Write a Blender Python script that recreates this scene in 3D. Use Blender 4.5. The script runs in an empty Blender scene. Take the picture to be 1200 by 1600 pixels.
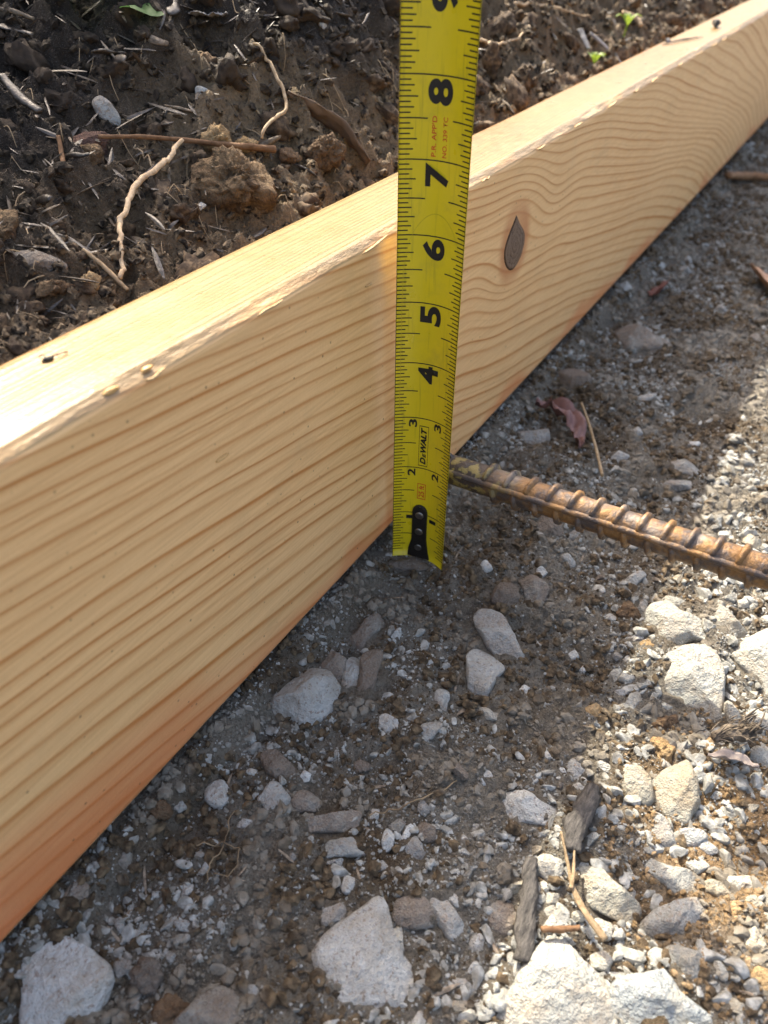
import bpy, math, random
import numpy as np
from mathutils import Vector, Matrix

random.seed(7)
rng = np.random.default_rng(7)
scene = bpy.context.scene
COL = scene.collection

# ------------------------------------------------------------------ camera
CAM = np.array([0.0, -0.1459, 0.0979])
cam_data = bpy.data.cameras.new("camera")
cam = bpy.data.objects.new("camera", cam_data)
COL.objects.link(cam)
cam_right = Vector((0.50827, -0.86120, 0.00088))
cam_up = Vector((0.53049, 0.31389, 0.78744))
cam_back = Vector((-0.67842, -0.39976, 0.61639))
cam.matrix_world = Matrix(((cam_right.x, cam_up.x, cam_back.x, CAM[0]),
                           (cam_right.y, cam_up.y, cam_back.y, CAM[1]),
                           (cam_right.z, cam_up.z, cam_back.z, CAM[2]),
                           (0, 0, 0, 1)))
cam_data.sensor_fit = 'HORIZONTAL'
cam_data.sensor_width = 27.0
cam_data.lens = 27.0 * 1252 / 1200
cam_data.clip_start = 0.01
cam_data.clip_end = 500
cam_data.dof.use_dof = True
cam_data.dof.focus_distance = 0.315
cam_data.dof.aperture_fstop = 13.0
scene.camera = cam

# ------------------------------------------------------------------ light
SUN = Vector((0.50, 0.75, 1.0)).normalized()          # direction towards the sun
world = bpy.data.worlds.new("World")
scene.world = world
world.use_nodes = True
wn = world.node_tree
wn.nodes.clear()
sky = wn.nodes.new("ShaderNodeTexSky")
sky.sky_type = 'NISHITA'
sky.sun_disc = False
sky.sun_elevation = math.asin(SUN.z)
sky.sun_rotation = math.atan2(SUN.x, SUN.y)
sky.dust_density = 7.0
sky.ozone_density = 0.0
bg = wn.nodes.new("ShaderNodeBackground")
bg.inputs[1].default_value = 0.15
wo = wn.nodes.new("ShaderNodeOutputWorld")
wn.links.new(sky.outputs[0], bg.inputs[0])
wn.links.new(bg.outputs[0], wo.inputs[0])
sun_data = bpy.data.lights.new("sun", 'SUN')
sun_data.energy = 3.4
sun_data.angle = math.radians(0.53)
sun_data.color = (1.0, 0.92, 0.76)
sun_ob = bpy.data.objects.new("sun", sun_data)
COL.objects.link(sun_ob)
sun_ob.rotation_euler = SUN.to_track_quat('Z', 'Y').to_euler()
sun_ob.location = SUN * 3
scene.view_settings.view_transform = 'Standard'
scene.view_settings.look = 'None'
scene.view_settings.gamma = 1.0
scene.view_settings.use_curve_mapping = False
scene.view_settings.exposure = 1.6


# ------------------------------------------------------------------ helpers
def _h(ix, iy, iz, seed):
    n = (ix * 374761393 + iy * 668265263 + iz * 2147483647 + seed * 1274126177) & 0xFFFFFFFF
    n = ((n ^ (n >> 13)) * 1274126177) & 0xFFFFFFFF
    n = ((n ^ (n >> 16)) * 2246822519) & 0xFFFFFFFF
    return ((n ^ (n >> 15)) & 0xFFFFFF) / 0xFFFFFF


def vnoise(x, y, z=0.0, seed=0):
    """value noise in -1..1, for arrays"""
    x, y, z = np.broadcast_arrays(np.asarray(x, float), np.asarray(y, float), np.asarray(z, float))
    ix, iy, iz = np.floor(x).astype(np.int64), np.floor(y).astype(np.int64), np.floor(z).astype(np.int64)
    fx, fy, fz = x - ix, y - iy, z - iz
    fx = fx * fx * fx * (fx * (fx * 6 - 15) + 10); fy = fy * fy * fy * (fy * (fy * 6 - 15) + 10); fz = fz * fz * (3 - 2 * fz)
    r = 0
    for dz in ((0, 1) if np.any(fz > 0) else (0,)):
        wz = fz if dz else 1 - fz
        a = _h(ix, iy, iz + dz, seed) * (1 - fx) + _h(ix + 1, iy, iz + dz, seed) * fx
        b = _h(ix, iy + 1, iz + dz, seed) * (1 - fx) + _h(ix + 1, iy + 1, iz + dz, seed) * fx
        r = r + wz * (a * (1 - fy) + b * fy)
    return r * 2 - 1


def fbm(x, y, z=0.0, seed=0, octaves=3, gain=0.5):
    r = 0; a = 1.0; f = 1.0
    for o in range(octaves):
        r = r + a * vnoise(np.asarray(x) * f + 17.3 * o, np.asarray(y) * f - 9.1 * o, np.asarray(z) * f, seed + o)
        a *= gain; f *= 2.07
    return r


def mesh_from(name, V, F, mat=None, smooth=True):
    """V (n,3) array, F a (m,k) array or a list of polygons"""
    me = bpy.data.meshes.new(name)
    V = np.asarray(V, np.float32)
    if isinstance(F, np.ndarray) and F.ndim == 2:
        m, k = F.shape
        me.vertices.add(len(V)); me.vertices.foreach_set("co", V.ravel())
        me.loops.add(m * k); me.loops.foreach_set("vertex_index", F.astype(np.int32).ravel())
        me.polygons.add(m)
        me.polygons.foreach_set("loop_start", np.arange(0, m * k, k, dtype=np.int32))
        me.polygons.foreach_set("loop_total", np.full(m, k, np.int32))
        me.update(calc_edges=True)
    else:
        me.from_pydata([tuple(map(float, v)) for v in V], [], [tuple(int(i) for i in f) for f in F])
    me.polygons.foreach_set("use_smooth", np.full(len(me.polygons), smooth, bool))
    if mat: me.materials.append(mat)
    me.update()
    return me


def add_attr(me, name, arr):
    a = me.attributes.new(name, 'FLOAT', 'POINT')
    a.data.foreach_set("value", np.asarray(arr, np.float32))


def link(name, me, parent=None, loc=None):
    o = bpy.data.objects.new(name, me)
    COL.objects.link(o)
    if parent is not None: o.parent = parent
    if loc is not None: o.location = loc
    return o


def tag(o, label=None, cat=None, group=None, kind=None):
    if label: o['label'] = label
    if cat: o['category'] = cat
    if group: o['group'] = group
    if kind: o['kind'] = kind
    return o


def grid_faces(n, m, wrap=False):
    """quads of an n x m vertex grid (row-major); wrap closes the m direction"""
    i, j = np.meshgrid(np.arange(n - 1), np.arange(m if wrap else m - 1), indexing='ij')
    j2 = (j + 1) % m
    return np.stack([i * m + j, i * m + j2, (i + 1) * m + j2, (i + 1) * m + j], -1).reshape(-1, 4)


def graded(a, b, step, growth):
    out = [a]
    while out[-1] < b:
        out.append(out[-1] + step); step *= growth
    return np.array(out)


def smooth_path(P, n):
    """Catmull-Rom through the points, n samples"""
    P = np.asarray(P, float)
    Q = np.vstack([2 * P[0] - P[1], P, 2 * P[-1] - P[-2]])
    t = np.linspace(0, len(P) - 1 - 1e-6, n)
    i = t.astype(int); f = (t - i)[:, None]
    a, b, c, d = Q[i], Q[i + 1], Q[i + 2], Q[i + 3]
    return 0.5 * (2 * b + (c - a) * f + (2 * a - 5 * b + 4 * c - d) * f ** 2 + (3 * b - a - 3 * c + d) * f ** 3)


def tube(P, r, sides=8, flat=1.0, seed=0, rough=0.12, up=(0, 0, 1)):
    """tube round a path with radii r (scalar or array), slightly uneven; capped ends"""
    P = np.asarray(P, float); n = len(P)
    r = np.broadcast_to(np.asarray(r, float), (n,))
    T = np.gradient(P, axis=0); T /= np.linalg.norm(T, axis=1)[:, None] + 1e-12
    up = np.asarray(up, float)
    S = np.cross(T, up); ls = np.linalg.norm(S, axis=1)[:, None]
    S = np.where(ls > 1e-3, S / (ls + 1e-12), np.array([1.0, 0, 0]))
    N = np.cross(S, T)
    a = np.arange(sides) * 2 * np.pi / sides
    idx = np.arange(n)
    wob = 1 + rough * vnoise(idx[:, None] * 0.45, a[None] * 1.3, seed * 1.7, seed)
    V = P[:, None] + (r[:, None] * wob)[..., None] * (np.cos(a)[None, :, None] * S[:, None] + flat * np.sin(a)[None, :, None] * N[:, None])
    F = [tuple(f) for f in grid_faces(n, sides, True)]
    F.append(tuple(range(sides))[::-1]); F.append(tuple(range((n - 1) * sides, n * sides)))
    return V.reshape(-1, 3), F


def merge(parts):
    V = []; F = []; k = 0
    for v, f in parts:
        V.append(np.asarray(v)); F += [tuple(i + k for i in q) for q in f]; k += len(v)
    return np.vstack(V), F




# ------------------------------------------------------------------ materials
class NT:
    def __init__(self, name, rough=0.8, spec=0.3):
        self.m = bpy.data.materials.new(name); self.m.use_nodes = True
        self.t = self.m.node_tree; self.t.nodes.clear()
        self.out = self.n("ShaderNodeOutputMaterial"); self.b = self.n("ShaderNodeBsdfPrincipled")
        self.l(self.b.outputs[0], self.out.inputs[0])
        self.b.inputs["Roughness"].default_value = rough
        self.b.inputs["Specular IOR Level"].default_value = spec
        self._pos = None

    def n(self, t): return self.t.nodes.new(t)
    def l(self, a, b): self.t.links.new(a, b)

    def pos(self):
        if self._pos is None: self._pos = self.n("ShaderNodeNewGeometry").outputs["Position"]
        return self._pos

    def noise(self, scale, detail=3, vec=None, stretch=None, rough=0.55, dist=0.0):
        v = vec if vec is not None else self.pos()
        if stretch is not None:
            mp = self.n("ShaderNodeMapping"); mp.inputs["Scale"].default_value = stretch; self.l(v, mp.inputs[0]); v = mp.outputs[0]
        k = self.n("ShaderNodeTexNoise"); self.l(v, k.inputs["Vector"])
        k.inputs["Scale"].default_value = scale; k.inputs["Detail"].default_value = detail
        k.inputs["Roughness"].default_value = rough; k.inputs["Distortion"].default_value = dist
        return k.outputs["Fac"]

    def voro(self, scale, vec=None, feature='F1'):
        k = self.n("ShaderNodeTexVoronoi"); k.feature = feature
        self.l(vec if vec is not None else self.pos(), k.inputs["Vector"]); k.inputs["Scale"].default_value = scale
        return k

    def ramp(self, fac, stops):
        r = self.n("ShaderNodeValToRGB"); self.l(fac, r.inputs[0])
        e = r.color_ramp.elements
        while len(e) < len(stops): e.new(0.5)
        for i, (p, c) in enumerate(stops):
            e[i].position = p
            e[i].color = (c, c, c, 1) if not isinstance(c, tuple) else (*c, 1)
        return r.outputs[0]

    def mix(self, fac, a, b, mode='MIX'):
        k = self.n("ShaderNodeMix"); k.data_type = 'RGBA'; k.blend_type = mode
        for s, v in ((k.inputs[0], fac), (k.inputs[6], a), (k.inputs[7], b)):
            if hasattr(v, 'links'): self.l(v, s)
            elif isinstance(v, tuple): s.default_value = (*v, 1)
            else: s.default_value = v
        return k.outputs[2]

    def math(self, op, a, b=0.0, c=None, clamp=False):
        k = self.n("ShaderNodeMath"); k.operation = op; k.use_clamp = clamp
        for i, v in enumerate((a, b, c)):
            if v is None: continue
            if hasattr(v, 'links'): self.l(v, k.inputs[i])
            else: k.inputs[i].default_value = v
        return k.outputs[0]

    def attr(self, name):
        k = self.n("ShaderNodeAttribute"); k.attribute_name = name
        return k.outputs["Fac"]

    def rand(self): return self.n("ShaderNodeObjectInfo").outputs["Random"]

    def color(self, c):
        if hasattr(c, 'links'): self.l(c, self.b.inputs["Base Color"])
        else: self.b.inputs["Base Color"].default_value = (*c, 1)

    def bump(self, height, dist, strength=1.0):
        k = self.n("ShaderNodeBump"); k.inputs["Distance"].default_value = dist; k.inputs["Strength"].default_value = strength
        self.l(height, k.inputs["Height"]); self.l(k.outputs[0], self.b.inputs["Normal"])

    def set(self, **kw):
        for k, v in kw.items():
            s = self.b.inputs[k.replace("_", " ")]
            if hasattr(v, 'links'): self.l(v, s)
            else: s.default_value = v
        return self


def stone_material(name, base, dark, dust, dust_amt, speck=0.5, grit_c=(0.75, 0.73, 0.69)):
    k = NT(name, 0.86, 0.25)
    big = k.noise(60, 4); fine = k.noise(420, 4, rough=0.7); grit = k.noise(1500, 2)
    c = k.mix(k.ramp(big, [(0.35, 0.0), (0.68, 1.0)]), base, dark)
    c = k.mix(k.ramp(fine, [(0.30, 0.55), (0.5, 0.0)]), c, tuple(v * 0.72 for v in dark))
    c = k.mix(k.math('MULTIPLY', k.ramp(k.noise(560, 4, rough=0.7), [(0.575, 0.0), (0.635, 1.0)]), min(1.0, speck * 1.5)), c, (0.19, 0.115, 0.07))
    d = k.ramp(k.noise(95, 4, rough=0.7, dist=0.4), [(0.5 - dust_amt * 0.35, 0.0), (0.72 - dust_amt * 0.3, 1.0)])
    c = k.mix(k.math('MULTIPLY', d, min(1.0, 0.35 + dust_amt)), c, dust)
    c = k.mix(k.math('MULTIPLY', grit, 0.25), c, grit_c)
    rv = k.math('MULTIPLY_ADD', k.rand(), 0.35, 0.80)
    hv = k.n("ShaderNodeHueSaturation"); hv.inputs["Value"].default_value = 1; k.l(rv, hv.inputs["Value"]); k.l(c, hv.inputs["Color"])
    k.color(hv.outputs[0])
    vr = k.voro(330)
    pit = k.ramp(vr.outputs['Distance'], [(0.15, 0.0), (0.45, 1.0)])
    hh = k.math('ADD', k.math('MULTIPLY', fine, 1.4), k.math('MULTIPLY', grit, 0.45))
    hh = k.math('ADD', hh, k.math('MULTIPLY', pit, 0.22))
    k.bump(hh, 0.0022, 0.95)
    return k.m


LIME = (0.50, 0.49, 0.46)
STONE_MATS = {
    0: stone_material('pale_limestone', (0.59, 0.595, 0.57), (0.46, 0.465, 0.44), (0.30, 0.24, 0.165), 0.22),  # kept lighter for stones in the shade, to offset the dimmer light
    1: stone_material('grey_limestone', (0.40, 0.405, 0.385), (0.28, 0.285, 0.265), (0.24, 0.17, 0.11), 0.25),
    2: stone_material('sun_toned_limestone', (0.43, 0.43, 0.385), (0.32, 0.318, 0.28), (0.36, 0.26, 0.15), 0.18, 0.35),  # limestone toned down for stones in the sun, to offset its strength
    3: stone_material('dusty_limestone', (0.34, 0.33, 0.29), (0.24, 0.23, 0.19), (0.17, 0.12, 0.08), 0.55),
    4: stone_material('brown_stone', (0.21, 0.165, 0.12), (0.15, 0.11, 0.075), (0.13, 0.085, 0.05), 0.5),
    6: stone_material('cream_limestone', (0.43, 0.41, 0.335), (0.33, 0.305, 0.23), (0.36, 0.24, 0.11), 0.22, 0.3),
    7: stone_material('ochre_earth', (0.40, 0.26, 0.12), (0.30, 0.18, 0.075), (0.45, 0.33, 0.19), 0.3, 0.3, (0.52, 0.38, 0.22)),
    8: stone_material('bluish_limestone', (0.40, 0.435, 0.44), (0.31, 0.35, 0.365), (0.45, 0.38, 0.26), 0.12, 0.3),
    5: stone_material('brown_earth', (0.17, 0.105, 0.06), (0.12, 0.07, 0.038), (0.22, 0.15, 0.09), 0.3, 0.5, (0.24, 0.165, 0.10)),
    9: stone_material('reddish_stone', (0.16, 0.09, 0.07), (0.11, 0.065, 0.05), (0.08, 0.05, 0.035), 0.4, 0.5, (0.22, 0.14, 0.11)),
    10: stone_material('dark_earth', (0.11, 0.068, 0.037), (0.055, 0.034, 0.020), (0.26, 0.18, 0.10), 0.35, 0.5, (0.20, 0.135, 0.08)),
}


def soil_material():
    k = NT('soil', 0.72, 0.35)
    P = k.pos()
    sep = k.n("ShaderNodeSeparateXYZ"); k.l(P, sep.inputs[0])
    x, y, z = sep.outputs
    n1 = k.noise(28, 5, rough=0.6); n2 = k.noise(150, 4, rough=0.7); n3 = k.noise(700, 3, rough=0.7)
    # dug-out floor: brown earth mixed with grey stone dust
    earth = k.mix(n2, (0.055, 0.037, 0.020), (0.16, 0.114, 0.064))
    dust = k.mix(n2, (0.135, 0.117, 0.088), (0.31, 0.282, 0.232))
    floor = k.mix(k.ramp(n1, [(0.33, 0.0), (0.53, 0.92)]), earth, dust)
    # paler sandy spill at the right of the dug-out floor
    w = k.n("ShaderNodeVectorMath"); w.operation = 'DISTANCE'; k.l(P, w.inputs[0]); w.inputs[1].default_value = (0.185, -0.178, -0.16)
    sand = k.ramp(k.math('MULTIPLY_ADD', n1, 0.045, w.outputs["Value"]), [(0.044, 1.0), (0.066, 0.0)])
    floor = k.mix(sand, floor, k.mix(n2, (0.25, 0.155, 0.07), (0.38, 0.26, 0.14)))
    # bank behind the board: dark humus above, browner mineral soil below and to the right
    humus = k.mix(n2, (0.009, 0.0065, 0.0045), (0.055, 0.040, 0.028))  # humus colour deepened to stand in for the bank's shade
    brown = k.mix(n2, (0.085, 0.052, 0.028), (0.40, 0.285, 0.16))
    hz = k.math('MULTIPLY_ADD', n1, 0.05, z)
    hz = k.math('MULTIPLY_ADD', x, -0.13, hz)
    bank = k.mix(k.ramp(k.math('ADD', hz, 0.5), [(0.478, 0.0), (0.515, 1.0)]), brown, humus)
    # sun patches painted as paler earth on the shelf by the board and mid bank
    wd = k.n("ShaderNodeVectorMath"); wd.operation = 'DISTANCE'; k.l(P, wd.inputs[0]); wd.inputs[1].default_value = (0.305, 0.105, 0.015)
    dry = k.ramp(k.math('MULTIPLY_ADD', n1, 0.05, wd.outputs["Value"]), [(0.050, 1.0), (0.085, 0.0)])  # mask of the painted sun patches
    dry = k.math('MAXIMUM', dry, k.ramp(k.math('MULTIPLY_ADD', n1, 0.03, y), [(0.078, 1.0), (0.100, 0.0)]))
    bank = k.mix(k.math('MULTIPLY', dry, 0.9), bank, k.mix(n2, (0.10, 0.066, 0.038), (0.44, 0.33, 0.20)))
    c = k.mix(k.math('GREATER_THAN', y, 0.03), floor, bank)
    c = k.mix(k.math('MULTIPLY', k.ramp(n3, [(0.35, 1.0), (0.55, 0.0)]), 0.5), c, (0.03, 0.02, 0.013))
    c = k.mix(k.math('MULTIPLY', k.ramp(k.noise(2600, 2), [(0.60, 0.0), (0.70, 1.0)]), 0.5), c, (0.36, 0.31, 0.25))
    k.color(c)
    k.bump(k.math('ADD', k.math('MULTIPLY', n3, 1.3), k.math('MULTIPLY', k.noise(2200, 3, rough=0.7), 0.6)), 0.0024, 1.0)
    return k.m


def crumb_material(name, a, b, c3=None, humus=None):
    k = NT(name, 0.75, 0.3)
    c = k.mix(k.ramp(k.noise(330, 2), [(0.42, 0.0), (0.66, 1.0)]), a, b)
    if c3: c = k.mix(k.ramp(k.noise(33, 3), [(0.5, 0.0), (0.62, 1.0)]), c, c3)
    if humus:      # crumbs of the upper bank are humus, darkened to stand in for shade
        sep = k.n("ShaderNodeSeparateXYZ"); k.l(k.pos(), sep.inputs[0])
        hz = k.math('MULTIPLY_ADD', k.noise(28, 5, rough=0.6), 0.05, sep.outputs[2])
        hz = k.math('MULTIPLY_ADD', sep.outputs[0], -0.13, hz)
        c = k.mix(k.math('MULTIPLY', k.ramp(k.math('ADD', hz, 0.5), [(0.482, 0.0), (0.512, 1.0)]), 0.8), c, humus)
    k.color(c); k.bump(k.noise(2500, 3, rough=0.7), 0.0008, 0.8)
    return k.m


def fibre_material(name, a, b, stretch=(1, 1, 1), scale=300, rough=0.8, bump=0.0006):
    k = NT(name, rough, 0.25)
    n = k.noise(scale, 4, stretch=stretch, rough=0.65)
    c = k.mix(k.ramp(n, [(0.3, 0.0), (0.7, 1.0)]), a, b)
    rv = k.math('MULTIPLY_ADD', k.rand(), 0.6, 0.7)
    hv = k.n("ShaderNodeHueSaturation"); k.l(rv, hv.inputs["Value"]); k.l(c, hv.inputs["Color"])
    k.color(hv.outputs[0]); k.bump(n, bump, 0.9)
    k.set(Specular_IOR_Level=0.55 if rough < 0.5 else 0.3)
    return k.m


def wood_material():
    k = NT('pine_board', 0.42, 0.42)
    ring = k.attr('ring'); top = k.attr('top'); arris = k.attr('arris'); heart = k.attr('heart'); halo = k.attr('halo'); dirt = k.attr('dirt')
    P = k.pos()
    wob = k.noise(55, 2, stretch=(0.25, 1, 1))
    ph = k.math('FRACT', k.math('MULTIPLY_ADD', wob, 0.20, ring))
    late = k.ramp(ph, [(0.0, 0.22), (0.09, 0.0), (0.50, 0.03), (0.74, 0.28), (0.87, 1.0), (0.94, 1.0), (1.0, 0.2)])
    amp = k.ramp(k.noise(40, 2, stretch=(0.15, 1, 1)), [(0.3, 0.7), (0.7, 1.0)])
    late = k.math('MULTIPLY', late, amp)
    wnz = k.n('ShaderNodeTexWhiteNoise'); wnz.noise_dimensions = '1D'
    k.l(k.math('FLOOR', k.math('MULTIPLY_ADD', wob, 0.20, ring)), wnz.inputs['W'])
    late = k.math('MULTIPLY', late, k.math('MULTIPLY_ADD', wnz.outputs['Value'], 0.5, 0.62))
    ph2 = k.math('FRACT', k.math('MULTIPLY_ADD', ring, 2.37, k.math('MULTIPLY', wob, 0.8)))
    faint = k.math('MULTIPLY', k.ramp(ph2, [(0.55, 0.0), (0.85, 1.0), (0.92, 0.9), (1.0, 0.0)]), k.ramp(k.noise(30, 2, stretch=(0.2, 1, 1)), [(0.42, 0.0), (0.7, 0.42)]))
    late = k.math('MAXIMUM', late, faint)
    fib = k.noise(900, 3, stretch=(0.03, 1, 1), rough=0.6)
    tone = k.noise(16, 3, stretch=(0.4, 1, 1))
    early = k.mix(tone, (0.80, 0.490, 0.215), (0.86, 0.570, 0.280))
    early = k.mix(k.math('MULTIPLY', k.ramp(fib, [(0.40, 0.0), (0.75, 1.0)]), 0.42), early, (0.52, 0.27, 0.10))
    latec = k.mix(tone, (0.43, 0.150, 0.026), (0.52, 0.205, 0.044))
    c = k.mix(k.math('MULTIPLY', late, 0.95), early, latec)
    # the heartwood edge and the resin-rich ring round the knot are redder
    c = k.mix(k.math('MULTIPLY', heart, k.math('MULTIPLY_ADD', k.noise(45, 3, stretch=(0.12, 1, 1.4)), 0.9, 0.35)), c, (0.64, 0.195, 0.065))
    c = k.mix(k.math('MULTIPLY', halo, 0.75), c, (0.46, 0.16, 0.055))
    # planed top edge: fine straight lines, colour darkened to offset the full sun
    tl = k.mix(k.math('MULTIPLY', late, 0.9), (0.30, 0.205, 0.088), (0.14, 0.068, 0.018))
    c = k.mix(top, c, tl)
    c = k.mix(k.math('MULTIPLY', dirt, k.ramp(k.noise(210, 4, stretch=(0.5, 1, 1), rough=0.7), [(0.36, 0.0), (0.60, 1.0)])), c, (0.25, 0.125, 0.045))
    # rough grey arris with pale torn slivers
    gr = k.mix(k.noise(300, 3, stretch=(0.12, 1, 1)), (0.20, 0.145, 0.085), (0.36, 0.26, 0.145))
    gr = k.mix(k.ramp(k.noise(170, 3, stretch=(0.10, 1, 1), rough=0.7), [(0.60, 0.0), (0.67, 1.0)]), gr, (0.70, 0.50, 0.27))
    c = k.mix(k.math('MULTIPLY', arris, k.ramp(k.noise(50, 2, stretch=(0.25, 1, 1)), [(0.30, 0.15), (0.5, 0.95)])), c, gr)
    # pin specks and short dark pores
    sp = k.voro(210); sp2 = k.ramp(k.noise(120, 2), [(0.45, 0.0), (0.6, 1.0)])
    spm = k.math('MULTIPLY', k.ramp(sp.outputs["Distance"], [(0.07, 1.0), (0.12, 0.0)]), sp2)
    c = k.mix(k.math('MULTIPLY', spm, 0.75), c, (0.14, 0.07, 0.03))
    # faint handling smudges
    c = k.mix(k.ramp(k.noise(22, 4, rough=0.6), [(0.58, 0.0), (0.78, 0.30)]), c, (0.42, 0.30, 0.16))
    k.color(c)
    k.set(Roughness=k.math('ADD', k.math('MULTIPLY_ADD', k.noise(90, 3), 0.22, 0.30), k.math('MULTIPLY', top, -0.10)))
    k.set(Specular_IOR_Level=k.math('MULTIPLY_ADD', top, -0.17, 0.45))
    hgt = k.math('ADD', k.math('MULTIPLY', fib, 0.5), k.math('ADD', k.math('MULTIPLY', late, 0.35), k.math('MULTIPLY', k.noise(650, 3), 0.35)))
    hgt = k.math('ADD', hgt, k.math('MULTIPLY', arris, k.math('MULTIPLY', k.noise(260, 4, stretch=(0.3, 1, 1), rough=0.7), 4.0)))
    k.bump(hgt, 0.00030, 0.8)
    return k.m


def tape_material():
    k = NT('yellow_tape_coating', 0.33, 0.38)
    n = k.noise(90, 3); s = k.noise(700, 3, stretch=(1, 1, 0.05))
    c = k.mix(n, (0.64, 0.495, 0.008), (0.72, 0.555, 0.014))
    c = k.mix(k.math('MULTIPLY', k.ramp(s, [(0.58, 0.0), (0.70, 1.0)]), 0.35), c, (0.30, 0.24, 0.02))
    c = k.mix(k.ramp(k.noise(70, 5, rough=0.7), [(0.52, 0.0), (0.74, 0.30)]), c, (0.30, 0.235, 0.05))
    k.color(c); k.set(Roughness=k.math('MULTIPLY_ADD', k.noise(160, 3), 0.35, 0.16))
    k.set(Coat_Weight=0.12, Coat_Roughness=0.2)
    k.bump(k.noise(500, 2), 0.00008, 0.5)
    return k.m


def plain(name, c, rough=0.6, metallic=0.0, var=0.25, scale=400, bump=0.0003, spec=0.4):
    k = NT(name, rough, spec)
    n = k.noise(scale, 3)
    k.color(k.mix(n, tuple(v * (1 - var) for v in c), tuple(min(1, v * (1 + var)) for v in c)))
    k.set(Metallic=metallic); k.bump(n, bump, 0.7)
    return k.m


def rust_material():
    k = NT('rusty_steel', 0.55, 0.5)
    a = k.noise(140, 4, rough=0.65); b = k.noise(600, 4, rough=0.7); w = k.noise(75, 3, stretch=(1, 0.5, 1))
    rust = k.mix(b, (0.13, 0.060, 0.018), (0.34, 0.19, 0.070))
    scale_ = k.mix(b, (0.055, 0.042, 0.035), (0.13, 0.10, 0.085))
    c = k.mix(k.ramp(a, [(0.42, 0.0), (0.58, 1.0)]), scale_, rust)
    c = k.mix(k.math('MULTIPLY', k.ramp(w, [(0.55, 0.0), (0.66, 1.0)]), 0.6), c, (0.40, 0.33, 0.26))
    # the cut end still shows smears of ochre paint on dark mill scale
    sep = k.n("ShaderNodeSeparateXYZ"); k.l(k.pos(), sep.inputs[0])
    end = k.ramp(k.math('ADD', sep.outputs[1], 0.5), [(0.440, 0.0), (0.462, 1.0)])
    endc = k.mix(k.ramp(k.noise(190, 3), [(0.52, 0.0), (0.58, 1.0)]), (0.045, 0.038, 0.034), (0.26, 0.21, 0.07))
    c = k.mix(k.math('MULTIPLY', end, 0.85), c, endc)
    k.color(c)
    k.set(Roughness=k.math('MULTIPLY_ADD', a, 0.4, 0.24), Metallic=0.30)
    k.bump(k.math('ADD', b, k.math('MULTIPLY', a, 0.6)), 0.0006, 0.9)
    return k.m


def leaf_material(name, a, b, trans=0.0):
    k = NT(name, 0.55, 0.4)
    n = k.noise(180, 4, rough=0.6)
    k.color(k.mix(n, a, b)); k.bump(n, 0.0005, 0.7)
    if trans:
        t = k.n("ShaderNodeBsdfTranslucent"); t.inputs[0].default_value = (*[min(1, v * 1.6) for v in b], 1)
        m = k.n("ShaderNodeMixShader"); m.inputs[0].default_value = trans
        k.l(k.b.outputs[0], m.inputs[1]); k.l(t.outputs[0], m.inputs[2]); k.l(m.outputs[0], k.out.inputs[0])
    return k.m


def knot_material():
    k = NT('knot_wood', 0.75, 0.25)
    rim = k.attr('rim')
    n = k.noise(420, 4, stretch=(1, 1, 0.3), rough=0.65)
    ringy = k.ramp(k.math('FRACT', k.math('MULTIPLY_ADD', n, 1.2, k.math('MULTIPLY', rim, 4.5))), [(0.0, 0.0), (0.6, 0.35), (0.9, 1.0), (1.0, 0.1)])
    c = k.mix(n, (0.11, 0.068, 0.042), (0.30, 0.205, 0.14))
    c = k.mix(k.math('MULTIPLY', ringy, 0.5), c, (0.06, 0.034, 0.020))
    c = k.mix(k.ramp(rim, [(0.86, 0.0), (0.97, 1.0)]), c, (0.022, 0.012, 0.008))
    k.color(c); k.bump(k.math('ADD', n, k.math('MULTIPLY', ringy, 0.5)), 0.0010, 0.9)
    return k.m


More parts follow.
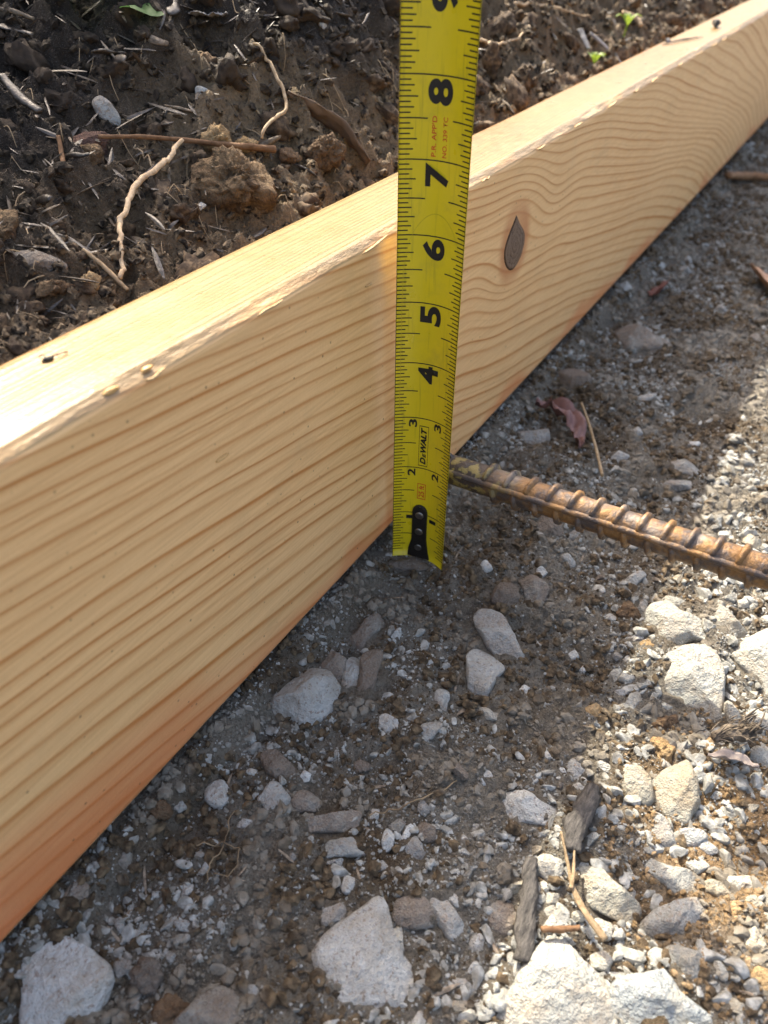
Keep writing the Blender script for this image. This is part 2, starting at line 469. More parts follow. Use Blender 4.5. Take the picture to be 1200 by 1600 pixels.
M = dict(
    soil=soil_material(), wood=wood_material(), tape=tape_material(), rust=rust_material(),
    ink=plain('black_print', (0.012, 0.011, 0.010), 0.5, var=0.3), red_ink=plain('red_print', (0.55, 0.055, 0.012), 0.5),
    film=plain('film_edge', (0.48, 0.375, 0.012), 0.3), plate=plain('black_plate', (0.014, 0.012, 0.010), 0.38),
    rivet=plain('dark_rivet', (0.22, 0.21, 0.20), 0.35, metallic=0.9),
    root=fibre_material('pale_root', (0.34, 0.23, 0.13), (0.60, 0.46, 0.30), (1, 1, 1), 350),
    rootlet=fibre_material('root_fibre', (0.12, 0.08, 0.048), (0.40, 0.30, 0.18), (1, 1, 1), 60),
    twig=fibre_material('brown_twig', (0.13, 0.065, 0.03), (0.29, 0.165, 0.085), (1, 1, 1), 300),
    bark=fibre_material('dark_bark', (0.011, 0.009, 0.007), (0.10, 0.078, 0.060), (1, 1, 1), 330, 0.36),
    bark2=fibre_material('weathered_bark', (0.04, 0.029, 0.021), (0.30, 0.24, 0.175), (1, 1, 1), 330),
    char=fibre_material('charred_wood', (0.014, 0.012, 0.011), (0.10, 0.09, 0.08), (0.25, 1, 1), 700, 0.65, 0.0012),
    straw=fibre_material('dry_stem', (0.20, 0.135, 0.07), (0.42, 0.31, 0.19), (1, 1, 1), 500),
    grey_wood=fibre_material('grey_wood', (0.16, 0.15, 0.145), (0.33, 0.31, 0.295), (0.3, 1, 1), 300),
    pink_leaf=leaf_material('pink_dry_leaf', (0.10, 0.045, 0.04), (0.30, 0.17, 0.155)),
    red_leaf=leaf_material('red_dry_leaf', (0.10, 0.025, 0.02), (0.20, 0.07, 0.05)),
    dead_blade=leaf_material('dead_leaf_blade', (0.07, 0.043, 0.026), (0.19, 0.125, 0.08)),
    brown_leaf=leaf_material('brown_dry_leaf', (0.20, 0.10, 0.05), (0.40, 0.22, 0.12)),
    grey_leaf=leaf_material('grey_dry_leaf', (0.20, 0.16, 0.14), (0.36, 0.31, 0.28)),
    green=leaf_material('green_leaf', (0.055, 0.12, 0.030), (0.10, 0.20, 0.055), 0.35),
    sprout=leaf_material('yellow_green_sprout', (0.10, 0.16, 0.015), (0.19, 0.27, 0.035), 0.25),
    crumb=crumb_material('soil_crumb', (0.060, 0.041, 0.023), (0.18, 0.130, 0.076), (0.25, 0.222, 0.178)),
    bank_crumb=crumb_material('bank_crumb', (0.020, 0.014, 0.009), (0.33, 0.245, 0.15), None, (0.022, 0.016, 0.011)),
    bank_clod=crumb_material('bank_clod', (0.055, 0.034, 0.020), (0.20, 0.135, 0.078), None, (0.028, 0.020, 0.014)), torn_wood=fibre_material('torn_wood', (0.40, 0.26, 0.12), (0.66, 0.47, 0.26), (1, 1, 1), 300),
    sand=crumb_material('sand_crumb', (0.20, 0.130, 0.062), (0.36, 0.26, 0.155)),
    pebble=crumb_material('gravel_chip', (0.27, 0.262, 0.232), (0.50, 0.50, 0.468), (0.21, 0.182, 0.140)),
    knot=knot_material(),
    resin=plain('resin', (0.55, 0.33, 0.12), 0.35, spec=0.5),
)


def sst(a, b, v):
    t = np.clip((v - a) / (b - a), 0.0, 1.0)
    return t * t * (3 - 2 * t)


def base_height(x, y):
    """smooth height of the ground in metres: dug-out floor in front of the board, soil bank behind it"""
    x = np.asarray(x, float); y = np.asarray(y, float)
    front = -0.1545 - 0.008 * sst(-0.04, -0.12, y) - 0.004 * sst(0.35, 0.8, x) + 0.0090 * sst(-0.013, -0.001, y) * (1 - np.exp(-(((x - 0.25) / 0.016) ** 2)))
    steep = sst(0.26, 0.40, x)
    s = 0.60 + 0.39 * steep
    zb = -0.026 - 0.010 * steep
    zt = 0.070 - 0.005 * steep
    d = np.maximum(y - 0.037, 0.0)
    shelf = 0.020 + 0.018 * (1 - sst(0.16, 0.34, x))            # nearly flat shelf of loose soil just behind the board
    d = np.where(d < shelf, 0.10 * d, np.maximum(d - shelf * 0.9, 0.10 * d)) * (1 - steep) + d * steep
    z1 = zb + s * d
    z2 = zt + 0.22 * (d - (zt - zb) / s)
    k = 0.012
    h = np.clip(0.5 + 0.5 * (z2 - z1) / k, 0, 1)
    bank = z2 * (1 - h) + z1 * h - k * h * (1 - h)
    return np.where(y > 0.0378, bank, front)
TWIG_ROOT_CURVED = [(329.5, 118.1, 29.8), (330.7, 115.2, 27.7), (331.1, 110.7, 24.4), (329.2, 104.8, 19.3), (327.4, 99.8, 14.9), (323.9, 96.6, 11.4), (317.1, 95.8, 9.0), (309.5, 96.3, 7.5), (301.6, 94.7, 4.1)]
ROOT_PALE = [(268.1, 111.7, 9.4), (257.3, 108.7, 6.9), (244.5, 107.2, 4.9), (231.2, 103.8, 1.8), (222.6, 99.8, -1.3), (213.2, 95.5, -4.7), (205.7, 89.2, -9.0), (199.7, 83.7, -12.7), (193.7, 78.6, -16.1)]
ROOT_FINE = [(250.2, 121.6, 13.9), (251.4, 116.0, 10.8), (250.5, 112.0, 8.0), (250.6, 108.9, 6.2)]
TWIG_BROWN = [(238.8, 127.4, 19.5), (256.5, 120.5, 16.8), (273.3, 111.4, 13.0), (289.0, 100.1, 9.2), (304.3, 90.1, 5.8)]
STICK_THIN = [(190.3, 92.0, -7.9), (191.3, 84.3, -12.6), (193.1, 76.2, -17.5)]
STICK_ORANGE = [(223.4, 132.0, 18.0), (219.7, 128.0, 15.3), (215.8, 123.7, 12.3)]
LEAF_BLADE = [(331.8, 101.7, 19.7), (337.5, 91.1, 12.5), (343.2, 80.2, 4.5), (344.7, 66.4, -6.9)]
BARK_FLAT = [(320.4, 145.4, 48.2), (327.1, 140.7, 47.7), (334.6, 135.1, 46.7)]
ROOT_HAIR_A = [(104.8, -24.0, -152.6), (96.6, -27.7, -152.7), (89.3, -29.1, -152.7), (85.0, -30.7, -152.8), (81.3, -33.0, -152.8)]
ROOT_HAIR_B = [(88.9, -20.8, -152.7), (93.2, -25.8, -152.8), (96.4, -32.6, -152.9), (93.0, -36.8, -152.8), (88.7, -37.0, -152.8), (85.2, -32.4, -152.9)]
ROOT_HAIR_C = [(128.7, -63.8, -154.6), (136.1, -70.2, -155.5), (146.1, -77.4, -156.4), (158.0, -83.9, -157.3)]
TWIG_UPRIGHT = [(428.4, -33.2, -149.9), (411.3, -43.1, -150.0), (389.2, -55.3, -150.6), (363.3, -68.5, -152.0)]
TWIG_FAR = [(825.5, -32.2, -154.5), (871.3, -38.8, -154.5), (907.2, -60.6, -155.9)]
STICK_BROWN_FAR = [(965.7, -5.1, -147.0), (998.1, -21.3, -153.5), (1007.0, -42.9, -153.6)]
LEAF_PINK = [(411.7, -10.0, -147.4), (413.4, -19.1, -149.0), (407.1, -30.8, -148.9), (395.1, -42.8, -148.7), (379.2, -50.0, -149.0)]
LEAF_RED = [(617.1, -23.1, -152.2), (627.0, -26.1, -152.2), (653.7, -25.8, -152.6)]
LEAF_BROWN_EDGE = [(732.8, -76.5, -155.8), (708.0, -89.5, -157.5), (686.0, -103.4, -159.1)]
CHAR_UPRIGHT = [(145.6, -117.3, -158.9), (133.1, -121.7, -158.6), (122.2, -125.1, -159.0), (113.7, -127.9, -158.7)]
CHAR_BROAD = [(180.5, -126.5, -157.9), (171.3, -126.8, -157.8), (162.3, -126.7, -157.8), (153.3, -128.8, -157.8)]
STRAW_STEM = [(157.3, -123.0, -155.7), (149.3, -128.3, -155.8), (141.7, -133.1, -155.9), (136.0, -139.2, -155.6), (131.3, -147.4, -155.6)]
STRAW_STEM_B = [(152.7, -129.3, -154.9), (145.9, -131.5, -154.9), (140.6, -132.7, -155.0)]
TWIG_REDDISH = [(124.9, -129.2, -157.7), (128.1, -134.0, -158.0), (132.0, -139.3, -158.0)]
LEAF_CURLED = [(213.0, -158.7, -156.7), (214.9, -164.4, -156.7), (216.3, -170.6, -156.7), (216.7, -176.0, -156.5)]
BARK_FIBRE = [(218.9, -158.5, -156.5), (224.7, -163.9, -156.9), (226.8, -168.5, -156.8), (232.6, -172.3, -156.9)]
STICK_DARK_LEFT = [(227.7, 162.5, 37.8), (225.7, 151.9, 31.2), (225.6, 142.1, 25.5)]
STICK_TOP_LEFT = [(253.2, 190.2, 56.2), (258.1, 185.5, 53.8), (263.5, 180.2, 51.4)]
GRASS_TOP = [(300.4, 172.5, 58.6), (305.8, 169.4, 59.3), (311.1, 169.7, 62.1)]
LEAF_GREEN = [(311.5, 169.0, 70.1), (316.2, 165.2, 69.6), (320.5, 161.0, 69.1)]
SEED_A = [(661.9, 64.7, -8.8), (670.4, 68.2, -5.3)]
SEED_B = [(724.6, 62.5, -11.0), (733.9, 66.1, -7.3)]
PAINT_STICK = [(674.5, 81.4, 13.8), (666.6, 70.1, 2.7)]
STICK_RIGHT_BANK = [(687.5, 77.6, 10.2), (692.4, 63.1, -4.3)]
STICK_ROOT_BANK = [(772.0, 79.5, 11.0), (781.5, 70.2, 1.6), (779.8, 64.3, -4.1)]
ROOT_BANK_A = [(578.9, 103.5, 35.7), (628.2, 100.4, 32.8), (674.4, 92.7, 25.0), (711.9, 85.3, 17.7)]
ROOT_BANK_B = [(508.0, 86.7, 18.9), (533.3, 84.8, 17.1), (564.4, 80.7, 13.0)]
ROOT_BANK_C = [(546.2, 74.0, 6.5), (562.5, 70.0, 2.4), (580.7, 64.2, -3.2)]
# name, label, tone, centre (mm), facing, half thickness (mm), outline (mm, in the plane of the stone)
STONES = [
    ('stone', 'rounded pale grey stone beside the board, largest below the tape end', 0, [158.6, -16.6, -154.7], [-0.2, -0.16, 0.97], 8.1, [(14.0, 3.0), (13.6, -1.7), (10.1, -8.9), (3.5, -10.7), (-3.9, -9.4), (-12.1, -6.7), (-12.9, -2.1), (-11.1, 6.7), (-6.8, 10.4), (0.7, 11.0), (6.7, 8.8)]),
    ('stone', 'dusty grey stone tucked behind the rounded pale stone beside the board', 3, [177.6, -17.6, -154.8], [-0.21, -0.15, 0.96], 3.5, [(-3.1, 6.2), (6.8, 5.7), (6.4, -2.3), (-1.4, -4.8), (-5.7, -5.4), (-2.7, 0.9)]),
    ('stone', 'grey pointed slab standing against the right side of the rounded pale stone', 1, [177.5, -24.9, -154.7], [-0.22, -0.15, 0.97], 2.8, [(10.4, 4.8), (9.2, 0.9), (0.9, -4.6), (-5.4, -4.4), (-14.2, -1.7), (-5.8, 0.7), (5.8, 4.5)]),
    ('stone', 'long mud covered stone half buried just above the rounded pale stone', 3, [200.9, -17.3, -154.8], [-0.24, -0.15, 0.96], 2.4, [(-7.1, 5.3), (-1.9, 3.0), (8.4, 2.7), (11.4, -0.0), (9.1, -5.5), (2.1, -3.5), (-9.7, -4.3), (-11.5, 2.4)]),
    ('stone', 'narrow brown dusted stone half buried right of the grey pointed slab', 4, [180.4, -32.4, -154.8], [-0.22, -0.14, 0.97], 2.6, [(6.6, 7.4), (12.1, 5.3), (13.0, 1.0), (5.8, -0.8), (-5.6, -4.6), (-11.6, -7.4), (-12.0, -1.4), (-6.8, 1.0)]),
    ('stone', 'long grey slab leaning behind the white triangular stone below the tape', 1, [230.4, -69.2, -156.9], [-0.26, -0.18, 0.95], 5.1, [(2.4, 14.8), (9.0, 14.2), (10.8, 5.6), (4.8, -3.1), (-3.2, -12.4), (-8.6, -13.6), (-9.5, -8.0), (-4.8, 3.7)]),
    ('stone', 'white triangular stone with a pointed foot in front of the long grey slab', 0, [207.1, -70.6, -157.5], [-0.25, -0.18, 0.95], 4.7, [(4.9, 9.7), (12.3, 8.4), (11.4, 1.5), (8.0, -6.1), (3.6, -4.7), (-3.1, -5.1), (-10.9, -5.2), (-12.9, -3.7), (-10.0, 0.4), (-1.8, 5.4)]),
    ('stone', 'flat greenish white chip below the white triangular stone', 2, [193.6, -81.5, -159.1], [-0.24, -0.17, 0.96], 2.1, [(-1.6, 6.4), (1.1, 3.9), (1.0, -0.2), (4.4, -6.4), (1.5, -6.9), (-2.3, -0.9), (-4.0, 4.2)]),
    ('stone', 'small bluish white chunk alone to the right of the rounded pale stone', 0, [166.7, -49.6, -155.0], [-0.21, -0.16, 0.96], 2.1, [(0.9, 4.2), (3.0, 2.5), (3.1, -3.5), (-0.0, -4.4), (-3.9, -0.8), (-3.0, 2.0)]),
    ('stone', 'upright grey chip halfway between the rounded stone and the triangular stone', 1, [187.8, -62.0, -156.1], [-0.23, -0.18, 0.96], 2.3, [(-6.0, 0.9), (2.0, 3.9), (4.9, 0.4), (3.3, -1.5), (-4.1, -3.7)]),
    ('stone', 'two toned grey and brown chunk below the upright grey chip', 1, [170.5, -65.8, -156.5], [-0.21, -0.18, 0.96], 1.9, [(-3.4, 2.4), (0.5, 3.7), (5.8, -1.2), (4.1, -2.7), (-1.3, -2.3), (-5.5, 0.1)]),
    ('stone', 'brown dusted lump below the rounded pale stone near the board', 4, [128.2, -26.5, -154.8], [-0.17, -0.15, 0.97], 3.1, [(0.3, 8.6), (4.8, 4.8), (2.8, -4.7), (-0.1, -6.3), (-4.0, -4.7), (-3.7, 2.5)]),
    ('stone', 'flat dusty stone directly under the end of the tape blade', 4, [248.5, -12.6, -154.6], [-0.27, -0.15, 0.95], 2.2, [(-5.7, 9.6), (0.5, 4.7), (5.2, -2.4), (4.5, -9.5), (-0.1, -5.5), (-4.3, 3.1)]),
    ('stone', 'dark edged triangular grey stone below the brown dusted lump', 1, [117.3, -31.6, -154.8], [-0.15, -0.15, 0.98], 3.4, [(-3.5, 4.1), (4.7, 3.9), (5.4, 1.5), (2.9, -5.7), (-0.9, -4.1), (-5.0, -1.4), (-3.3, 1.8)]),
    ('stone', 'roundish dusty stone right of the dark edged triangular stone', 3, [122.8, -41.0, -154.8], [-0.16, -0.15, 0.98], 2.4, [(-2.1, 3.6), (1.3, 4.2), (4.1, 1.3), (3.6, -3.9), (0.4, -6.1), (-3.3, -1.0), (-3.8, 1.9)]),
    ('stone', 'long low dusty slab lying level below the roundish dusty stone', 3, [121.1, -52.4, -155.1], [-0.16, -0.17, 0.97], 3.3, [(-5.8, 9.3), (-1.9, 5.5), (8.0, -5.5), (8.8, -7.4), (2.4, -8.7), (-3.5, -0.3), (-7.8, 6.9)]),
    ('stone', 'wedge shaped grey slab with brown dust on top, below the long low slab', 1, [115.3, -61.6, -156.1], [-0.15, -0.19, 0.97], 3.2, [(-4.5, 6.2), (-0.0, 4.7), (7.3, -3.2), (3.0, -7.8), (-0.2, -3.6), (-5.4, 3.7)]),
    ('stone', None, 0, [110.6, -62.5, -156.3], [-0.15, -0.19, 0.97], 1.3, [(-1.7, 3.1), (3.1, -1.7), (0.7, -2.5), (-2.1, 1.1)]),
    ('stone', 'left pale chip of the little cluster around a leaning finger of stone', 0, [126.0, -73.3, -157.6], [-0.17, -0.19, 0.97], 1.5, [(-1.5, 1.6), (3.0, 2.6), (3.3, -0.4), (-0.7, -2.4), (-4.0, -1.3)]),
    ('stone', 'dusty chip at the top of the little cluster with a leaning finger of stone', 3, [132.5, -72.8, -157.5], [-0.17, -0.19, 0.97], 1.4, [(-1.3, 2.4), (2.4, 1.5), (2.8, -2.4), (-1.7, -2.4), (-2.1, 1.0)]),
    ('stone', 'leaning pale finger of stone in the middle of a little cluster', 0, [131.3, -77.4, -158.6], [-0.17, -0.18, 0.97], 1.0, [(4.3, 1.2), (4.1, -0.7), (-3.8, -1.4), (-4.5, 1.0)]),
    ('stone', 'grey wedge at the lower right of the little stone cluster', 1, [128.6, -82.7, -159.2], [-0.17, -0.18, 0.97], 2.4, [(-1.8, 3.7), (4.1, 2.7), (2.8, -0.7), (-0.8, -4.4), (-4.1, -1.3)]),
    ('stone', 'round brown pebble right of the leaning finger of stone', 4, [136.3, -82.9, -159.0], [-0.18, -0.18, 0.97], 2.2, [(-1.1, 3.7), (2.4, 2.5), (2.9, -1.7), (-0.7, -3.7), (-3.4, -0.8)]),
    ('stone', 'large pale arrow shaped slab with brown specks at the bottom centre of the shade', 0, [89.9, -89.5, -160.0], [-0.12, -0.17, 0.98], 4.5, [(-6.0, 16.0), (-0.6, 15.5), (8.1, 11.3), (15.4, 8.4), (15.9, 7.0), (13.4, 3.0), (9.1, -0.8), (6.2, -5.4), (4.8, -12.2), (2.2, -13.7), (-2.2, -14.3), (-7.4, -13.5), (-11.6, -13.0), (-18.5, -2.0), (-14.2, 4.7), (-9.8, 11.8)]),
    ('stone', 'rounded grey stone with brown stains at the right shoulder of the arrow shaped slab', 3, [110.0, -91.7, -160.4], [-0.15, -0.16, 0.98], 3.1, [(-3.2, 4.9), (1.2, 5.5), (5.0, 3.5), (6.0, -0.9), (3.5, -5.7), (1.1, -7.9), (-3.1, -3.7), (-4.9, 1.0), (-5.3, 3.4)]),
    ('stone', 'long thin grey splinter of stone sloping beside the stained rounded grey stone', 1, [115.7, -100.6, -161.5], [-0.16, -0.13, 0.98], 3.6, [(3.3, 10.0), (5.9, 8.5), (4.8, 3.8), (1.8, -2.8), (-1.2, -9.2), (-3.5, -9.6), (-6.2, -4.7), (-3.7, -0.1), (-0.7, 4.9)]),
    ('stone', 'small white chip touching the upper right of the long stone splinter', 0, [120.8, -100.3, -161.4], [-0.16, -0.13, 0.98], 1.2, [(0.1, 3.2), (2.1, 1.4), (0.6, -2.7), (-1.8, -3.2), (-1.1, 1.3)]),
    ('stone', 'hollow edged grey stone with a brown centre left of the upright charred stick', 3, [125.3, -116.1, -162.7], [-0.17, -0.06, 0.98], 2.1, [(-0.2, 7.6), (4.9, 2.8), (5.2, -1.8), (0.1, -4.9), (-4.6, -4.0), (-5.3, 0.4)]),
    ('stone', 'small pale block at the tip of the long stone splinter', 0, [113.3, -113.0, -162.4], [-0.15, -0.07, 0.99], 1.6, [(-0.8, 2.4), (3.0, 0.4), (2.2, -1.5), (-2.2, -2.2), (-2.2, 0.9)]),
    ('stone', 'grey chunk at the upper left edge of the arrow shaped slab', 1, [95.6, -71.9, -157.7], [-0.13, -0.19, 0.97], 2.1, [(-1.4, 4.0), (3.7, 0.2), (2.6, -2.2), (0.1, -3.1), (-4.9, 1.1)]),
    ('stone', 'narrow greenish chip wedged against the right edge of the arrow shaped slab', 2, [100.5, -91.8, -160.4], [-0.14, -0.16, 0.98], 2.3, [(1.8, 3.0), (4.5, 1.3), (-2.2, -3.5), (-2.9, -2.3), (-1.0, 1.7)]),
    ('stone', None, 1, [100.4, -113.5, -162.4], [-0.14, -0.07, 0.99], 0.9, [(-0.1, 3.0), (1.8, -1.4), (0.2, -2.2), (-1.8, 0.6)]),
    ('stone', 'pale stone cut by the bottom frame edge right of the arrow shaped slab', 0, [83.5, -107.5, -162.5], [-0.12, -0.1, 0.99], 1.7, [(-5.2, 3.9), (5.5, 1.4), (1.6, -2.3), (-1.7, -3.0)]),
    ('stone', None, 1, [117.7, -76.3, -158.1], [-0.16, -0.19, 0.97], 1.1, [(-1.9, 1.2), (1.9, 1.9), (1.4, -1.1), (-1.4, -2.0)]),
    ('stone', None, 0, [105.5, -70.4, -157.2], [-0.14, -0.19, 0.97], 1.4, [(-1.7, 1.6), (1.9, 2.3), (3.0, -0.6), (-0.6, -2.5), (-2.6, -0.7)]),
    ('stone', None, 0, [132.2, -64.5, -156.4], [-0.17, -0.19, 0.97], 1.1, [(-2.4, 0.5), (1.3, 1.9), (1.9, -0.5), (-0.9, -1.8)]),
    ('stone', None, 1, [143.5, -77.8, -158.3], [-0.19, -0.18, 0.97], 1.6, [(-2.1, 1.4), (3.5, 2.9), (2.1, -0.7), (-0.4, -2.6), (-2.9, -0.9)]),
    ('stone', None, 0, [131.0, -35.8, -154.6], [-0.17, -0.14, 0.97], 1.3, [(-0.9, 1.7), (1.7, 1.6), (1.9, -1.2), (-0.5, -1.9), (-2.1, -0.1)]),
    ('stone', None, 0, [165.8, -91.6, -160.6], [-0.21, -0.16, 0.97], 1.7, [(-1.4, 2.1), (2.6, 1.9), (2.7, -1.3), (-0.8, -2.6), (-3.0, -0.1)]),
    ('stone', 'bluish white flat stone above the dark charred sticks', 0, [164.0, -108.7, -162.3], [-0.21, -0.09, 0.97], 3.2, [(0.5, 10.7), (4.7, 7.8), (5.3, 2.7), (4.0, -3.1), (3.7, -8.9), (0.8, -10.1), (-2.5, -7.7), (-5.3, -1.3), (-7.7, 2.8), (-3.2, 7.6)]),
    ('stone', 'large pale rock with a brown left side in the bottom left corner', 0, [39.7, -14.7, -154.6], [-0.05, -0.24, 0.97], 7.3, [(-9.1, 6.9), (0.3, 16.0), (3.1, 15.7), (6.1, 9.8), (8.1, -0.8), (8.4, -7.6), (6.0, -11.3), (0.7, -12.6), (-6.1, -13.4), (-15.9, -1.5)]),
    ('stone', 'dusty grey chunk between the board and the large corner rock', 3, [56.9, -2.9, -146.7], [-0.08, -0.49, 0.87], 1.9, [(-3.9, 1.2), (2.6, 3.0), (3.8, -0.5), (1.1, -3.2), (-3.5, -0.6)]),
    ('stone', None, 1, [55.0, -7.7, -151.0], [-0.07, -0.61, 0.79], 1.0, [(-0.4, 1.7), (2.1, 1.0), (0.9, -1.0), (-2.5, -1.6)]),
    ('stone', 'grey chip touching the bottom edge of the board above the large corner rock', 1, [45.8, 0.8, -145.9], [-0.06, -0.26, 0.96], 1.1, [(-2.1, 1.9), (1.9, 1.6), (1.3, -1.8), (-1.1, -1.6)]),
    ('stone', 'white rounded pebble alone in dark soil near the board, left of the triangular stone', 0, [108.5, -14.1, -154.8], [-0.14, -0.27, 0.95], 3.5, [(-1.9, 3.5), (2.2, 4.5), (4.6, 1.9), (3.4, -2.6), (0.1, -5.3), (-4.1, -3.3), (-4.1, 1.2)]),
    ('stone', 'white chip just below the lone rounded white pebble', 0, [104.4, -28.8, -154.9], [-0.14, -0.16, 0.98], 1.7, [(-1.9, 2.4), (1.0, 2.8), (3.2, -2.7), (0.3, -3.0), (-2.5, 0.5)]),
    ('stone', None, 0, [77.4, -27.4, -154.6], [-0.1, -0.16, 0.98], 1.1, [(-2.3, 0.6), (0.7, 2.2), (2.6, -0.2), (1.1, -1.5), (-2.0, -1.0)]),
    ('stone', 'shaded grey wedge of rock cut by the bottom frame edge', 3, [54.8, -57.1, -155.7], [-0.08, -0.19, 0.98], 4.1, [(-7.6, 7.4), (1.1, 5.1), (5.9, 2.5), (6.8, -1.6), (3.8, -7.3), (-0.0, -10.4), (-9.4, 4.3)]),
    ('dirt_clod', 'clod of grit and dirt right of the large corner rock', 4, [52.4, -33.9, -154.6], [-0.07, -0.16, 0.99], 2.1, [(-2.3, 4.3), (2.5, 3.5), (4.6, 0.2), (2.2, -3.8), (-3.1, -5.2), (-3.7, 1.1)]),
    ('dirt_clod', 'brown clod of earth left of the shaded grey wedge at the bottom edge', 5, [49.2, -47.3, -154.7], [-0.07, -0.17, 0.98], 2.2, [(-2.7, 6.1), (2.9, 3.6), (4.2, -3.6), (0.5, -6.0), (-4.7, 0.1)]),
    ('stone', None, 1, [65.2, -63.5, -156.5], [-0.09, -0.19, 0.98], 1.5, [(-1.3, 2.5), (0.6, 2.3), (2.1, -0.6), (0.8, -2.8), (-2.1, -1.4)]),
    ('stone', None, 1, [50.3, -26.4, -154.6], [-0.07, -0.16, 0.98], 1.6, [(-0.4, 3.3), (2.9, -0.6), (0.4, -2.2), (-2.9, -0.5)]),
    ('stone', None, 1, [58.6, -17.0, -154.7], [-0.08, -0.17, 0.98], 1.2, [(-0.3, 2.9), (2.1, 1.6), (0.0, -2.2), (-1.8, -2.2)]),
    ('stone', None, 1, [68.8, -34.4, -154.8], [-0.09, -0.15, 0.98], 0.9, [(-0.9, 4.3), (1.8, 1.3), (1.5, -3.0), (-0.5, -3.4), (-1.8, 0.9)]),
    ('stone', None, 3, [73.2, -6.2, -149.6], [-0.1, -0.61, 0.78], 1.3, [(-1.9, 1.5), (2.2, 2.8), (2.5, -0.6), (-0.3, -2.5), (-2.5, -1.3)]),
    ('stone', None, 1, [97.2, -7.5, -150.7], [-0.13, -0.61, 0.78], 1.1, [(-1.9, 2.1), (1.9, 1.1), (1.4, -2.1), (-1.4, -1.2)]),
    ('stone', None, 1, [88.7, -23.0, -154.6], [-0.12, -0.16, 0.98], 0.9, [(-1.1, 1.1), (1.3, 1.2), (0.9, -1.5), (-1.2, -0.9)]),
    ('dirt_clod', 'dark brown clod next to the bottom edge of the board', 5, [91.7, -4.6, -147.6], [-0.12, -0.57, 0.81], 1.7, [(-2.0, 4.0), (2.5, 2.2), (2.7, -2.4), (-0.1, -3.6), (-3.0, -0.2)]),
    ('stone', 'rugged pale stone at the shadow edge, just below the rebar', 2, [279.2, -132.2, -162.6], [-0.3, -0.01, 0.95], 6.9, [(-5.3, 15.6), (6.3, 12.4), (11.4, 7.0), (7.6, 1.7), (8.6, -13.7), (5.8, -15.5), (-1.1, -13.7), (-3.2, -6.6), (-8.4, -3.4), (-11.4, 5.4), (-9.7, 12.0)]),
    ('stone', 'dusty pale stone leaning on the back of the rugged pale stone by the rebar', 2, [293.5, -126.6, -162.7], [-0.31, -0.02, 0.95], 2.8, [(-4.2, 6.2), (5.0, 3.1), (4.6, -4.3), (-1.4, -5.1), (-3.9, 0.2)]),
    ('stone', 'triangular sunlit stone between the rebar and the big blocky stone', 2, [293.2, -150.0, -162.9], [-0.31, 0.0, 0.95], 4.2, [(2.4, 7.8), (8.8, 6.2), (6.4, 1.6), (-1.0, -9.2), (-6.3, -6.8), (-9.8, 0.8)]),
    ('stone', 'big blocky white stone in the sun with a sharp right edge', 2, [248.9, -147.3, -162.9], [-0.28, 0.0, 0.96], 8.1, [(4.1, 17.2), (9.6, 15.2), (22.7, 2.2), (22.2, -1.6), (14.2, -6.6), (1.5, -10.1), (-12.3, -12.3), (-19.0, -9.0), (-17.1, -6.7), (-11.3, -1.4), (-6.6, 4.5), (-4.2, 10.8)]),
    ('stone', 'large sunlit rock cut by the right frame edge beside the big blocky stone', 2, [279.9, -167.4, -162.8], [-0.3, 0.02, 0.95], 6.5, [(0.5, 13.9), (8.4, 8.1), (14.2, 0.3), (16.4, -4.7), (-14.4, -11.9), (-14.6, -6.7), (-8.6, 1.9)]),
    ('stone', 'slim upright sunlit stone right of the big blocky stone', 2, [240.6, -164.3, -162.7], [-0.28, 0.02, 0.96], 3.1, [(4.7, 5.5), (7.5, 4.0), (3.3, -0.5), (-3.9, -4.9), (-6.9, -4.0), (-4.2, 0.1)]),
    ('stone', 'lumpy sunlit stone at the right edge below the large cut off rock', 2, [243.2, -172.2, -162.6], [-0.28, 0.03, 0.96], 3.3, [(1.3, 4.9), (5.9, 1.8), (5.8, -2.4), (0.6, -4.5), (-6.6, -2.1), (-6.7, 2.4)]),
    ('stone', 'sunlit stone at the right frame edge beside the grey curled leaf', 2, [227.7, -177.6, -162.8], [-0.27, 0.04, 0.96], 2.6, [(-1.3, 5.6), (5.3, 4.0), (6.3, -2.2), (-5.0, -4.8), (-5.1, -2.5)]),
    ('stone', 'left one of two rounded cream stones side by side in the sun', 6, [191.7, -139.9, -162.6], [-0.24, -0.01, 0.97], 3.9, [(-0.9, 6.4), (4.3, 5.7), (6.9, 1.5), (4.3, -3.5), (-2.4, -6.6), (-6.2, -4.6), (-5.7, 1.4)]),
    ('stone', 'right and larger one of two rounded cream stones side by side in the sun', 6, [196.4, -152.7, -162.5], [-0.24, 0.01, 0.97], 4.9, [(-1.1, 8.4), (6.9, 5.5), (12.6, -0.1), (8.3, -4.7), (-0.2, -7.9), (-8.9, -6.5), (-9.8, 0.4), (-6.9, 5.3)]),
    ('stone', 'pointed white chip at the shadow edge left of the brown crumbs', 2, [227.6, -126.1, -162.8], [-0.27, -0.02, 0.96], 2.7, [(-2.4, 1.5), (4.3, 1.1), (7.8, -0.4), (5.3, -3.2), (-0.1, -3.2), (-4.1, -3.7), (-7.2, 2.5), (-3.3, 5.3)]),
    ('stone', 'upper left of two small white stones touching at the shadow edge', 2, [242.0, -116.9, -162.8], [-0.28, -0.05, 0.96], 2.2, [(-0.5, 2.7), (4.9, 1.3), (4.2, -1.8), (-3.4, -2.7), (-5.1, 0.5)]),
    ('stone', 'lower right of two small white stones touching at the shadow edge', 2, [240.9, -121.4, -162.9], [-0.28, -0.03, 0.96], 2.3, [(-2.1, 3.0), (3.0, 1.9), (2.0, -2.8), (-2.9, -2.1)]),
